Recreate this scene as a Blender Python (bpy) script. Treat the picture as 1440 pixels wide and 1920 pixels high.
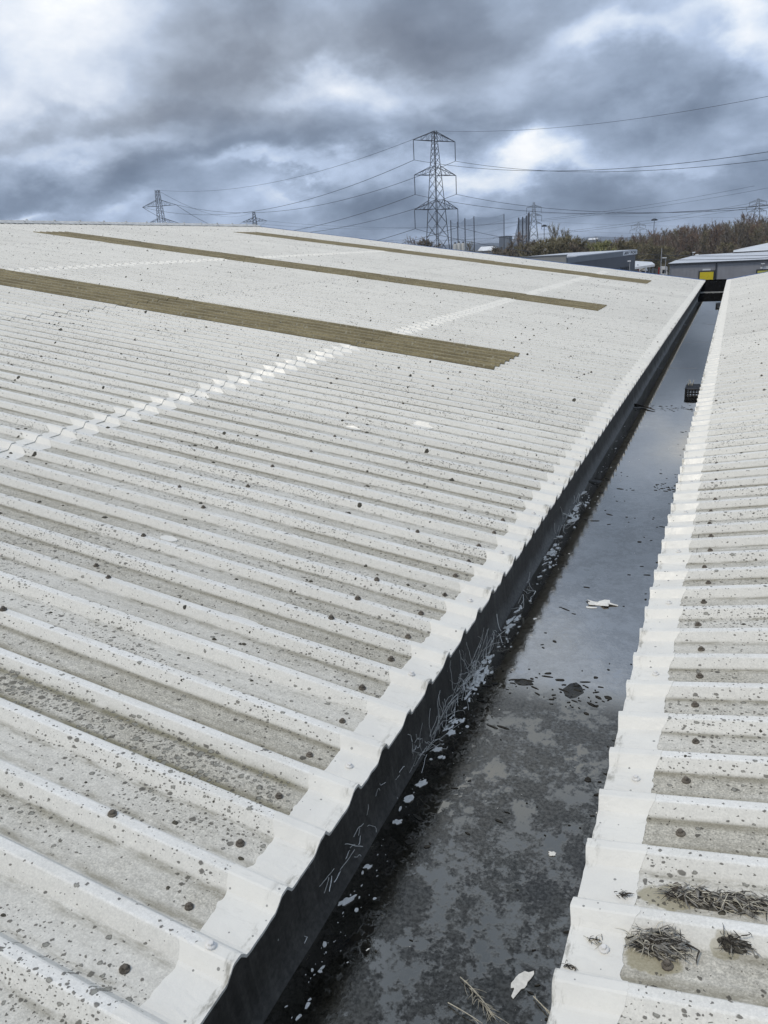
import bpy, math, random
from mathutils import Vector, Matrix, noise as mn
random.seed(7)
for o in list(bpy.data.objects): bpy.data.objects.remove(o)
sc = bpy.context.scene
col = sc.collection
rad = math.radians

# ------------------------------------------------------------------ camera
CZ = 13.0                                   # camera height above the ground
FPX = 1455.8                                # focal length in pixels of a 1440 x 1920 picture
RX = (0.91729248, 0.0778562, -0.39052902)   # world axes seen from the camera (right, down, forward)
RY = (0.39453394, -0.31070744, 0.86475653)
RZ = (-0.05401361, -0.94731162, -0.31572651)
cam = bpy.data.cameras.new('camera'); cob = bpy.data.objects.new('camera', cam); col.objects.link(cob)
cam.sensor_fit = 'VERTICAL'; cam.sensor_height = 24.0; cam.lens = 24.0 * FPX / 1920.0
cam.clip_start = 0.05; cam.clip_end = 30000
M = Matrix(((RX[0], -RX[1], -RX[2], 0), (RY[0], -RY[1], -RY[2], 0), (RZ[0], -RZ[1], -RZ[2], CZ), (0, 0, 0, 1)))
cob.matrix_world = M
sc.camera = cob
sc.render.resolution_x = 768; sc.render.resolution_y = 1024

def ray(px, py):
    a, b = px - 720, py - 960
    return Vector((RX[0]*a + RX[1]*b + RX[2]*FPX, RY[0]*a + RY[1]*b + RY[2]*FPX, RZ[0]*a + RZ[1]*b + RZ[2]*FPX))
def at(px, py, rng):                         # a point at horizontal range rng
    r = ray(px, py); r = r * (rng / math.hypot(r.x, r.y)); return Vector((r.x, r.y, r.z + CZ))
def on_y(px, py, Y):
    r = ray(px, py); r = r * (Y / r.y); return Vector((r.x, r.y, r.z + CZ))
def on_z(px, py, z):
    r = ray(px, py); r = r * ((z - CZ) / r.z); return Vector((r.x, r.y, z))

# ------------------------------------------------------------------ node helpers
class NT:
    def __init__(s, tree): s.t = tree
    def new(s, typ, ins=None, **props):
        n = s.t.nodes.new(typ)
        for k, v in props.items(): setattr(n, k, v)
        for k, v in (ins or {}).items(): s.put(n.inputs[k], v)
        return n
    def put(s, sock, v):
        if hasattr(v, 'is_output') or isinstance(v, bpy.types.NodeSocket): s.t.links.new(v, sock)
        else: sock.default_value = v
    def m(s, op, a, b=None, c=None, clamp=False):
        n = s.t.nodes.new('ShaderNodeMath'); n.operation = op; n.use_clamp = clamp
        for i, v in enumerate((a, b, c)):
            if v is not None: s.put(n.inputs[i], v)
        return n.outputs[0]
    def vm(s, op, a, b=None):
        n = s.t.nodes.new('ShaderNodeVectorMath'); n.operation = op
        s.put(n.inputs[0], a)
        if b is not None: s.put(n.inputs[1], b)
        return n.outputs['Value'] if op in ('DOT_PRODUCT', 'LENGTH') else n.outputs[0]
    def ss(s, v, a, b, lo=0.0, hi=1.0):       # smoothstep
        n = s.t.nodes.new('ShaderNodeMapRange'); n.interpolation_type = 'SMOOTHSTEP'
        s.put(n.inputs[0], v); n.inputs[1].default_value = a; n.inputs[2].default_value = b
        n.inputs[3].default_value = lo; n.inputs[4].default_value = hi
        return n.outputs[0]
    def mix(s, f, a, b, blend='MIX'):
        n = s.t.nodes.new('ShaderNodeMix'); n.data_type = 'RGBA'; n.blend_type = blend
        s.put(n.inputs[0], f)
        for i, v in ((6, a), (7, b)):
            if isinstance(v, tuple) and len(v) == 3: v = (*v, 1)
            s.put(n.inputs[i], v)
        return n.outputs[2]
    def noise(s, vec, scale, detail=4, rough=.55, dist=0.0, dims='3D'):
        n = s.t.nodes.new('ShaderNodeTexNoise'); n.noise_dimensions = dims
        s.put(n.inputs['Vector'], vec); n.inputs['Scale'].default_value = scale
        n.inputs['Detail'].default_value = detail; n.inputs['Roughness'].default_value = rough
        n.inputs['Distortion'].default_value = dist
        return n.outputs[0]
    def comb(s, x, y, z=0.0):
        n = s.t.nodes.new('ShaderNodeCombineXYZ')
        for i, v in enumerate((x, y, z)): s.put(n.inputs[i], v)
        return n.outputs[0]
    def sep(s, v):
        n = s.t.nodes.new('ShaderNodeSeparateXYZ'); s.put(n.inputs[0], v); return n.outputs

# ------------------------------------------------------------------ world: broken cloud over a Nishita sky
SUN_AZ, SUN_EL = rad(-142), rad(58)          # azimuth from +Y towards +X
w = bpy.data.worlds.new('World'); sc.world = w; w.use_nodes = True
nt = w.node_tree; nt.nodes.clear(); k = NT(nt)
sky = k.new('ShaderNodeTexSky', sky_type='NISHITA', sun_disc=False)
sky.sun_elevation = SUN_EL; sky.sun_rotation = SUN_AZ; sky.air_density = 1.0; sky.dust_density = .5
tc = k.new('ShaderNodeTexCoord')
d = k.vm('NORMALIZE', tc.outputs['Generated'])
dx, dy, dz = k.sep(d)
zz = k.m('ADD', k.m('MAXIMUM', dz, 0.0), 0.50)
pv = k.comb(k.m('DIVIDE', dx, zz), k.m('DIVIDE', dy, zz), 0.0)
az = k.m('ARCTAN2', dx, dy); el = k.m('ARCSINE', dz)
wn = k.new('ShaderNodeTexNoise', {'Vector': pv, 'Scale': 3.6, 'Detail': 6.0, 'Roughness': .56})
wv = k.vm('MULTIPLY', k.vm('SUBTRACT', wn.outputs[1], (.5, .5, .5)), (.26, .17, 0))
ae = k.vm('ADD', k.comb(az, el, 0.0), wv)
n_big = k.noise(k.vm('ADD', pv, (3.7, 1.2, .4)), .9, 2, .5, .2)
n_mid = k.noise(k.vm('ADD', pv, (9.1, 4.4, 2.0)), 3.2, 7, .55, .1)
val = k.m('ADD', k.m('ADD', k.m('MULTIPLY', n_big, .35), k.m('MULTIPLY', n_mid, 1.05)), -.115)
# cloud masses of this sky: (px, py, half width, half height, amount); dark below zero, bright above
MASSES = [(90, 120, 190, 120, .34), (150, 40, 80, 40, .06), (560, 70, 360, 60, -.10), (690, 110, 170, 34, -.14), (330, 140, 180, 50, -.08), (160, 222, 270, 32, -.22), (420, 190, 160, 30, -.10),
          (560, 160, 130, 24, .17), (760, 150, 130, 40, .10), (330, 245, 110, 32, .12), (140, 262, 130, 18, .14), (600, 262, 300, 34, -.20), (900, 205, 170, 50, -.18), (440, 300, 150, 22, -.10),
          (90, 355, 190, 36, -.24), (45, 406, 50, 10, .22), (230, 400, 60, 12, .10), (480, 335, 130, 16, .14), (640, 315, 110, 14, .06), (560, 352, 70, 9, -.16),
          (930, 325, 190, 24, .22), (1030, 272, 45, 28, .30), (1165, 58, 90, 24, .24), (1385, 35, 40, 50, .26), (1240, 140, 130, 40, -.16), (1060, 120, 130, 40, .05),
          (1435, 110, 40, 60, .18), (960, 45, 170, 30, -.08), (1270, 345, 280, 30, -.16), (1300, 300, 180, 14, .06), (1150, 410, 420, 36, -.20), (640, 405, 260, 24, -.12), (860, 420, 160, 20, -.10)]
warm = None
for (px, py, hw, hh, amt) in MASSES + [(450, 100, 480, 110, None), (150, 190, 300, 70, None)]:
    r = ray(px, py).normalized(); a0, e0 = math.atan2(r.x, r.y), math.asin(r.z)
    q = k.vm('MULTIPLY', k.vm('SUBTRACT', ae, (a0, e0, 0)), (FPX / hw * .95, FPX / hh * .95, 0))
    g = k.m('EXPONENT', k.m('MULTIPLY', k.vm('DOT_PRODUCT', q, q), -1.0))
    if amt is None: warm = g if warm is None else k.m('MAXIMUM', warm, g)
    else: val = k.m('ADD', val, k.m('MULTIPLY', g, amt))
def cloud_ramp(stops):
    ramp = k.new('ShaderNodeValToRGB', {0: val}); cr = ramp.color_ramp; cr.interpolation = 'LINEAR'
    while len(cr.elements) < len(stops): cr.elements.new(.5)
    for e, (p_, c_) in zip(cr.elements, stops): e.position = p_; e.color = (*c_, 1)
    return ramp.outputs[0]
blue = cloud_ramp([(.20, (.125, .165, .235)), (.36, (.195, .25, .345)), (.50, (.305, .38, .51)), (.62, (.435, .53, .70)), (.74, (.61, .69, .81)), (.90, (.88, .90, .92))])
grey = cloud_ramp([(.20, (.175, .20, .25)), (.36, (.245, .275, .33)), (.50, (.345, .39, .465)), (.62, (.46, .52, .62)), (.74, (.63, .68, .77)), (.92, (.88, .90, .93))])
thick = k.m('MAXIMUM', k.m('MULTIPLY', warm, .75), k.ss(n_big, .60, .80))          # the thicker banks are a neutral grey
cloud = k.mix(thick, blue, grey)
gap = k.m('MULTIPLY', k.ss(k.noise(k.vm('ADD', pv, (1.3, 7.7, 5.0)), 1.6, 4, .5, .2), .60, .74, 0.0, .5), k.ss(dz, .2, .4))
b_cloud = k.new('ShaderNodeBackground', {0: cloud, 1: 1.07})
b_sky = k.new('ShaderNodeBackground', {0: sky.outputs[0], 1: .10})
mx = k.new('ShaderNodeMixShader', {0: gap, 1: b_cloud.outputs[0], 2: b_sky.outputs[0]})
k.new('ShaderNodeOutputWorld', {0: mx.outputs[0]})

sun = bpy.data.lights.new('sun', 'SUN'); sun.energy = 1.5; sun.angle = rad(12); sun.color = (1, .92, .79)
sob = bpy.data.objects.new('sun', sun); col.objects.link(sob)
sd = Vector((math.sin(SUN_AZ)*math.cos(SUN_EL), math.cos(SUN_AZ)*math.cos(SUN_EL), math.sin(SUN_EL)))
sob.rotation_euler = sd.to_track_quat('Z', 'Y').to_euler(); sob.location = (0, 0, 60)
sc.view_settings.view_transform = 'Standard'; sc.view_settings.look = 'None'
sc.cycles.max_bounces = 5; sc.cycles.diffuse_bounces = 2; sc.cycles.glossy_bounces = 3; sc.cycles.transmission_bounces = 2; sc.cycles.transparent_max_bounces = 8
sc.view_settings.exposure = 0.12; sc.view_settings.gamma = 1.0; sc.view_settings.use_curve_mapping = False

# ------------------------------------------------------------------ object helpers
def tag(o, label=None, cat=None, group=None, kind=None):
    if label: o['label'] = label
    if cat: o['category'] = cat
    if group: o['group'] = group
    if kind: o['kind'] = kind
    return o
def empty(name, loc=(0, 0, 0)):
    o = bpy.data.objects.new(name, None); o.empty_display_size = .2; o.location = loc; col.objects.link(o); return o
def link(name, me, parent=None, mat=None):
    if mat is not None and not me.materials: me.materials.append(mat)
    o = bpy.data.objects.new(name, me); col.objects.link(o)
    if parent is not None:
        o.parent = parent; o.matrix_parent_inverse = Matrix.Translation(parent.location).inverted()
    return o
class MB:
    def __init__(s): s.v = []; s.f = []
    def add(s, vs, fs):
        n = len(s.v); s.v += [tuple(p) for p in vs]; s.f += [tuple(i + n for i in f) for f in fs]; return s
    def quad(s, a, b, c, d): return s.add([a, b, c, d], [(0, 1, 2, 3)])
    def box(s, x0, x1, y0, y1, z0, z1):
        return s.add([(x0,y0,z0),(x1,y0,z0),(x1,y1,z0),(x0,y1,z0),(x0,y0,z1),(x1,y0,z1),(x1,y1,z1),(x0,y1,z1)],
              [(0,3,2,1),(4,5,6,7),(0,1,5,4),(1,2,6,5),(2,3,7,6),(3,0,4,7)])
    def obox(s, c, ax, ay, hx, hy, z0, z1):                 # box on two horizontal axes
        c, ax, ay = Vector(c), Vector(ax), Vector(ay)
        ps = [c + ax*hx*i + ay*hy*j for (i, j) in ((-1,-1),(1,-1),(1,1),(-1,1))]
        return s.add([(p.x, p.y, z0) for p in ps] + [(p.x, p.y, z1) for p in ps],
              [(0,3,2,1),(4,5,6,7),(0,1,5,4),(1,2,6,5),(2,3,7,6),(3,0,4,7)])
    def tube(s, pts, r, n=4, caps=True):
        pts = [Vector(p) for p in pts]; rs = r if isinstance(r, (list, tuple)) else [r]*len(pts)
        vs = []; fs = []; up = None
        for i, p in enumerate(pts):
            t = (pts[min(i+1, len(pts)-1)] - pts[max(i-1, 0)])
            t = t.normalized() if t.length > 1e-9 else Vector((0, 0, 1))
            if up is None: up = Vector((0, 0, 1)) if abs(t.z) < .9 else Vector((1, 0, 0))
            a = t.cross(up)
            if a.length < 1e-4: a = t.cross(Vector((0, 1, 0)))
            a.normalize(); b = t.cross(a)
            for j in range(n):
                an = 2*math.pi*(j+.5)/n; vs.append(p + (a*math.cos(an) + b*math.sin(an))*rs[i])
        for i in range(len(pts)-1):
            for j in range(n): fs.append((i*n+j, i*n+(j+1) % n, (i+1)*n+(j+1) % n, (i+1)*n+j))
        if caps: fs.append(tuple(range(n-1, -1, -1))); fs.append(tuple(range((len(pts)-1)*n, len(pts)*n)))
        return s.add(vs, fs)
    def lathe(s, c, prof, n=8, squash=1.0):                 # prof: (radius, z)
        vs = []; fs = []
        for (r_, z_) in prof:
            for j in range(n):
                an = 2*math.pi*j/n; vs.append((c[0]+r_*math.cos(an), c[1]+r_*squash*math.sin(an), c[2]+z_))
        for i in range(len(prof)-1):
            for j in range(n): fs.append((i*n+j, i*n+(j+1) % n, (i+1)*n+(j+1) % n, (i+1)*n+j))
        fs.append(tuple(range((len(prof)-1)*n, len(prof)*n)))
        return s.add(vs, fs)
    def mesh(s, name, mat=None, smooth=False):
        me = bpy.data.meshes.new(name); me.from_pydata(s.v, [], s.f); me.update()
        if smooth: me.polygons.foreach_set('use_smooth', [True]*len(me.polygons))
        if mat: me.materials.append(mat)
        return me
    def build(s, name, mat=None, parent=None, smooth=False): return link(name, s.mesh(name, mat, smooth), parent)

def plain(name, c, rough=.7, var=.12, scale=3.0, bump=0.0, bscale=40.0, metal=0.0, spec=.4):
    m = bpy.data.materials.new(name); m.use_nodes = True; t = m.node_tree; kk = NT(t)
    b = t.nodes['Principled BSDF']; g = kk.new('ShaderNodeNewGeometry')
    n1 = kk.noise(g.outputs['Position'], scale, 5, .6)
    oi = kk.new('ShaderNodeObjectInfo')
    f = kk.m('ADD', kk.ss(n1, .3, .7, 1-var, 1+var), kk.m('MULTIPLY', kk.m('SUBTRACT', oi.outputs['Random'], .5), var))
    kk.put(b.inputs['Base Color'], kk.mix(1.0, (*c, 1), kk.comb(f, f, f), 'MULTIPLY'))
    b.inputs['Roughness'].default_value = rough; b.inputs['Metallic'].default_value = metal
    b.inputs['Specular IOR Level'].default_value = spec
    if bump:
        bm = kk.new('ShaderNodeBump', {'Strength': bump, 'Distance': .01, 'Height': kk.noise(g.outputs['Position'], bscale, 5, .6)})
        kk.put(b.inputs['Normal'], bm.outputs[0])
    return m

# ------------------------------------------------------------------ roof geometry
XL, ZL = -0.980, CZ - 1.6256       # left eave (trough level)
XR, ZR = -0.244, CZ - 1.6280       # right eave
P = 0.224; HH = 0.036              # corrugation pitch and height
YL0, YR0 = 1.140, 1.368            # a crest centre on either side
AL = rad(9.12)
YEND = 32.05
def prof(y, y0):
    u = (y - y0) / P; c = abs(u - round(u)) * P
    for (a, ha, b, hb) in ((0, 1, .012, 1), (.012, 1, .018, .94), (.018, .94, .044, .06), (.044, .06, .054, 0), (.054, 0, .2, 0)):
        if c <= b: return HH * (ha + (hb - ha) * (c - a) / (b - a))
    return 0.0
OFF = [-.112, -.083, -.054, -.044, -.018, -.012, .012, .018, .044, .054, .083]
def y_samples(ya, yb, y0, extra=0):
    out = [ya]
    for i in range(int((ya - y0)/P) - 2, int((yb - y0)/P) + 3):
        for o in OFF:
            y = y0 + i*P + o
            if ya + 1e-4 < y < yb - 1e-4: out.append(y)
    out.append(yb)
    if extra:
        o2 = []
        for a, b in zip(out, out[1:]):
            o2.append(a); n = int((b - a) / extra)
            o2 += [a + (b - a)*(j+1)/(n+1) for j in range(n)]
        out = o2 + [out[-1]]
    return sorted(out)
ca, sa = math.cos(AL), math.sin(AL)
def surf(side, s, y, n):
    if side == 'L': return Vector((XL - s*ca + n*sa, y, ZL + s*sa + n*ca))
    return Vector((XR + s*ca - n*sa, y, ZR + s*sa + n*ca))
def y0of(side): return YL0 if side == 'L' else YR0
def solid(mb, side, ys, S, nf, t):
    """closed thin shell following the corrugations; S[i] = slope positions for ys[i]; nf(s, y) = height of its top"""
    n, m_ = len(ys), len(S[0]); vs = []
    for lay in (0, 1):
        for i, y in enumerate(ys):
            for s_ in S[i]: vs.append(surf(side, s_, y, nf(s_, y) - (t if lay else 0)))
    I = lambda l, i, j: l*n*m_ + i*m_ + j
    fs = []; flip = side == 'R'
    def F(*q): fs.append(q[::-1] if flip else q)
    for i in range(n-1):
        for j in range(m_-1):
            F(I(0,i,j), I(0,i+1,j), I(0,i+1,j+1), I(0,i,j+1)); F(I(1,i,j), I(1,i,j+1), I(1,i+1,j+1), I(1,i+1,j))
    for i in range(n-1):
        F(I(0,i,0), I(1,i,0), I(1,i+1,0), I(0,i+1,0)); F(I(0,i,m_-1), I(0,i+1,m_-1), I(1,i+1,m_-1), I(1,i,m_-1))
    for j in range(m_-1):
        F(I(0,0,j), I(0,0,j+1), I(1,0,j+1), I(1,0,j)); F(I(0,n-1,j), I(1,n-1,j), I(1,n-1,j+1), I(0,n-1,j+1))
    return mb.add(vs, fs)

# ------------------------------------------------------------------ roof materials
def roof_mat(name, y0, side, patch=None, stains=()):
    m = bpy.data.materials.new(name); m.use_nodes = True; t = m.node_tree; q = NT(t)
    b = t.nodes['Principled BSDF']; g = q.new('ShaderNodeNewGeometry'); pos = g.outputs['Position']
    X, Y, Z = q.sep(pos)
    u = q.m('DIVIDE', q.m('SUBTRACT', Y, y0), P)
    fr = q.m('SUBTRACT', u, q.m('ROUND', u)); c = q.m('MULTIPLY', q.m('ABSOLUTE', fr), P)
    crest = q.ss(c, .012, .022, 1, 0); trough = q.ss(c, .040, .056)
    oi = q.new('ShaderNodeObjectInfo'); rnd = oi.outputs['Random']
    xy = q.comb(X, Y, 0.0)
    big = q.noise(q.vm('MULTIPLY', pos, (.55, 1.6, .5)), 1.0, 4, .6)
    med = q.noise(q.vm('MULTIPLY', pos, (2.0, 7.0, 2.0)), 1.6, 5, .62)
    fib = q.noise(pos, 170, 5, .7)
    fib2 = q.noise(pos, 45, 5, .65)
    wear = q.m('MULTIPLY', trough, q.ss(q.m('ADD', q.m('MULTIPLY', big, .6), q.m('MULTIPLY', med, .5)), .36, .68, .25, 1))
    wt = q.new('ShaderNodeTexWhiteNoise', {'W': q.m('FLOOR', u)}, noise_dimensions='1D').outputs[0]
    wear = q.m('MULTIPLY', wear, q.ss(q.m('ADD', wt, q.m('MULTIPLY', q.m('SUBTRACT', big, .5), 1.6)), .0, .9, .45, 1.15), clamp=True)
    colr = q.mix(wear, (.665, .643, .580), (.465, .438, .368))
    colr = q.mix(q.m('MULTIPLY', crest, q.ss(med, .35, .6, .35, .95)), colr, (.755, .740, .690))
    # fibrous, pitted cement where the coating has worn
    sp = q.m('MULTIPLY', q.ss(fib, .34, .66, .70, 1.22), q.ss(fib2, .3, .7, .84, 1.12))
    spk = q.m('ADD', 1.0, q.m('MULTIPLY', q.m('SUBTRACT', sp, 1.0), q.m('ADD', .30, q.m('MULTIPLY', wear, .85))))
    tone = q.m('MULTIPLY', spk, q.m('ADD', .955, q.m('MULTIPLY', rnd, .09)))
    colr = q.mix(1.0, colr, q.comb(tone, tone, tone), 'MULTIPLY')
    # dirt washed along the foot of the corrugations
    foot = q.m('MULTIPLY', q.ss(c, .038, .052), q.ss(c, .056, .085, 1, 0))
    dn = q.noise(q.vm('MULTIPLY', pos, (4.0, 16.0, 4.0)), 2.2, 6, .7)
    dirt = q.m('MULTIPLY', foot, q.ss(q.m('ADD', q.m('ADD', dn, q.m('MULTIPLY', big, .35)), q.m('MULTIPLY', wt, .18)), .58, .86))
    strk = q.noise(q.vm('MULTIPLY', pos, (1.6, 55.0, 3.0)), 1.0, 4, .6)
    colr = q.mix(q.m('MULTIPLY', q.m('MULTIPLY', trough, q.ss(strk, .50, .72)), q.ss(big, .35, .65, .10, .45)), colr, (.27, .25, .195))
    colr = q.mix(q.m('MULTIPLY', dirt, .62), colr, (.19, .17, .115))
    # lichen
    clus = q.noise(q.vm('MULTIPLY', q.vm('ADD', pos, (11.3, 2.7, 0)), (.9, 3.2, 0)), 1.0, 5, .62)
    dens = q.ss(clus, .42, .66)
    wob = q.vm('MULTIPLY', q.vm('SUBTRACT', q.new('ShaderNodeTexNoise', {'Vector': pos, 'Scale': 110.0, 'Detail': 3.0}).outputs[1], (.5, .5, .5)), (.011, .011, 0))
    xyw = q.vm('ADD', q.comb(X, q.m('ADD', Y, Z), 0.0), wob)
    def spots(scale, rmax, keep, dmask, ringy=.5):
        v = q.new('ShaderNodeTexVoronoi', {'Vector': xyw, 'Scale': scale}, voronoi_dimensions='2D', feature='F1')
        dist = v.outputs['Distance']; rr, gg, bb = q.sep(v.outputs['Color'])
        r_ = q.m('MULTIPLY', q.m('ADD', .26, q.m('POWER', rr, 3.0)), rmax)
        th = q.m('SUBTRACT', 1.0, q.m('MULTIPLY', dmask, keep))
        on = q.m('GREATER_THAN', gg, th)
        x_ = q.m('DIVIDE', dist, r_)
        disc = q.ss(x_, .70, 1.10, 1, 0)
        inner = q.m('MULTIPLY', q.ss(x_, .45, .72, 1, 0), q.m('GREATER_THAN', bb, ringy))
        return q.m('MULTIPLY', disc, on), q.m('MULTIPLY', inner, on)
    tr_pref = q.m('ADD', .35, q.m('MULTIPLY', trough, .65))
    d1 = q.m('MULTIPLY', q.m('ADD', .12, dens), tr_pref)
    a1, i1 = spots(34, .29, .85, d1, .45)
    a2, i2 = spots(78, .38, .62, q.m('ADD', .16, dens), 2.0)
    a3, i3 = spots(10, .10, .55, q.m('ADD', .08, dens), .5)
    al = q.m('MAXIMUM', q.m('MAXIMUM', a1, a2), a3); il = q.m('MAXIMUM', i1, i3)
    if patch:                                   # the crowded colony in one trough
        (xa, xb, ya, yb) = patch
        pm = q.m('MULTIPLY', q.m('MULTIPLY', q.ss(X, xa-.2, xa+.15), q.ss(X, xb-.04, xb+.03, 1, 0)), q.m('MULTIPLY', q.ss(Y, ya-.01, ya+.015), q.ss(Y, yb-.03, yb+.01, 1, 0)))
        pm = q.m('MULTIPLY', pm, q.ss(q.noise(pos, 9, 4, .6), .30, .52))
        a4, i4 = spots(40, .52, .85, pm, .15)
        a5, i5 = spots(75, .55, .7, pm, .3)
        al = q.m('MAXIMUM', al, q.m('MAXIMUM', a4, a5)); il = q.m('MAXIMUM', il, q.m('MAXIMUM', q.m('MULTIPLY', i4, 1), i5))
        colr = q.mix(q.m('MULTIPLY', q.m('MULTIPLY', pm, q.ss(c, .05, .075, 1, 0)), .75), colr, (.17, .155, .085))
    for (sx_, sy_, hx_, hy_, amt_) in stains:
        dd = q.vm('MULTIPLY', q.vm('SUBTRACT', q.comb(X, Y, 0.0), (sx_, sy_, 0)), (1/hx_, 1/hy_, 0))
        e_ = q.m('ADD', q.vm('LENGTH', dd), q.m('MULTIPLY', q.m('SUBTRACT', q.noise(pos, 22, 4, .6), .5), 1.1))
        colr = q.mix(q.m('MULTIPLY', q.ss(e_, .75, .95, 1, 0), amt_), colr, (.30, .265, .165))
    lich = q.mix(q.ss(fib2, .35, .65), (.042, .038, .030), (.105, .096, .074))
    colr = q.mix(q.m('MULTIPLY', al, .82), colr, lich)
    colr = q.mix(q.m('MULTIPLY', il, .60), colr, (.34, .335, .29))
    q.put(b.inputs['Base Color'], colr)
    q.put(b.inputs['Roughness'], q.m('ADD', .52, q.m('MULTIPLY', wear, .38)))
    b.inputs['Specular IOR Level'].default_value = .35
    hgt = q.m('ADD', q.m('MULTIPLY', fib, q.m('ADD', .25, wear)), q.m('MULTIPLY', al, .8))
    bm = q.new('ShaderNodeBump', {'Strength': .55, 'Distance': .0025, 'Height': hgt})
    q.put(b.inputs['Normal'], bm.outputs[0])
    return m
M_left = roof_mat('weathered_cement_left', YL0, 'L', patch=(-3.2, -1.16, YL0 + 2*P + .035, YL0 + 3*P - .035))
M_right = roof_mat('weathered_cement_right', YR0, 'R', stains=((-.05, 1.49, .07, .05, .75), (-.03, 1.69, .09, .05, .75), (.10, 1.55, .04, .03, .5), (.16, 1.70, .12, .04, .4)))

def coat_mat():
    m = bpy.data.materials.new('white_sealing_coat'); m.use_nodes = True; t = m.node_tree; q = NT(t)
    b = t.nodes['Principled BSDF']; g = q.new('ShaderNodeNewGeometry'); pos = g.outputs['Position']
    n1 = q.noise(pos, 6, 5, .6); n2 = q.noise(pos, 90, 4, .6); n3 = q.noise(pos, 28, 6, .65)
    c = q.mix(q.ss(n1, .3, .7), (.715, .690, .625), (.770, .745, .675))
    v = q.new('ShaderNodeTexVoronoi', {'Vector': pos, 'Scale': 55.0}); rr, gg, bb = q.sep(v.outputs['Color'])
    fl = q.m('MULTIPLY', q.m('GREATER_THAN', gg, .93), q.ss(q.m('DIVIDE', v.outputs['Distance'], q.m('ADD', .06, q.m('MULTIPLY', rr, .22))), .8, 1.1, 1, 0))
    c = q.mix(q.m('MULTIPLY', fl, .75), c, (.10, .10, .09))
    c = q.mix(q.ss(n3, .60, .80, 0, .35), c, (.52, .51, .47))
    X, Y, Z = q.sep(pos)
    lip = q.m('MAXIMUM', q.m('MULTIPLY', q.ss(X, XL - .035, XL - .004), q.m('LESS_THAN', X, XL + .03)), q.m('MULTIPLY', q.ss(X, XR + .004, XR + .035, 1, 0), q.m('GREATER_THAN', X, XR - .03)))
    pat = q.noise(q.vm('MULTIPLY', pos, (14, 5, 5)), 1.6, 6, .68)
    c = q.mix(q.m('MULTIPLY', lip, q.ss(pat, .50, .66, 0, .75)), c, (.20, .185, .14))
    worn = q.noise(q.vm('MULTIPLY', pos, (3, 9, 3)), 3.2, 6, .7)
    c = q.mix(q.ss(worn, .55, .72, 0, .45), c, (.56, .54, .48))
    q.put(b.inputs['Base Color'], c)
    q.put(b.inputs['Roughness'], q.ss(n1, .35, .65, .30, .55))
    bm = q.new('ShaderNodeBump', {'Strength': .35, 'Distance': .006, 'Height': q.m('ADD', n3, q.m('MULTIPLY', n2, .3))})
    q.put(b.inputs['Normal'], bm.outputs[0]); return m
M_coat = coat_mat()
def rooflight_mat():
    m = bpy.data.materials.new('aged_translucent_rooflight'); m.use_nodes = True; t = m.node_tree; q = NT(t)
    b = t.nodes['Principled BSDF']; g = q.new('ShaderNodeNewGeometry'); pos = g.outputs['Position']
    X, Y, Z = q.sep(pos)
    st = q.noise(q.vm('MULTIPLY', pos, (1.2, 22, 1.2)), 1.5, 6, .65)
    n2 = q.noise(pos, 38, 5, .7)
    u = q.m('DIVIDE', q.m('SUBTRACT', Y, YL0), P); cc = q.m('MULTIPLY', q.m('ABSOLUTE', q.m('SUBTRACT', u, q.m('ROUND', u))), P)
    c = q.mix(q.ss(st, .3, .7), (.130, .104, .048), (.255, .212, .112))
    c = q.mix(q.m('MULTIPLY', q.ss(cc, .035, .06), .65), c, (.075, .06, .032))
    c = q.mix(q.m('MULTIPLY', q.ss(cc, .010, .024, 1, 0), .55), c, (.30, .26, .17))  # crest light painted into the colour so the ribs look less flat
    v = q.new('ShaderNodeTexVoronoi', {'Vector': q.comb(X, Y, 0.0), 'Scale': 24.0}, voronoi_dimensions='2D'); rr, gg, bb = q.sep(v.outputs['Color'])
    fl = q.m('MULTIPLY', q.m('GREATER_THAN', gg, .78), q.ss(q.m('DIVIDE', v.outputs['Distance'], q.m('ADD', .08, q.m('MULTIPLY', rr, .3))), .7, 1.1, 1, 0))
    c = q.mix(q.m('MULTIPLY', fl, .6), c, (.30, .28, .21))
    f = q.ss(n2, .3, .7, .72, 1.22); c = q.mix(1.0, c, q.comb(f, f, f), 'MULTIPLY')
    q.put(b.inputs['Base Color'], c); b.inputs['Roughness'].default_value = .75
    bm = q.new('ShaderNodeBump', {'Strength': .4, 'Distance': .004, 'Height': n2}); q.put(b.inputs['Normal'], bm.outputs[0]); return m
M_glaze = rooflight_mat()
M_rust = plain('rusty_steel', (.14, .12, .095), .8, .35, 90, .6, 300)
M_white_steel = plain('painted_steel', (.70, .68, .64), .4, .06, 30)
M_lump = plain('dark_lichen', (.085, .078, .060), .95, .35, 60, .5, 200)

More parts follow.
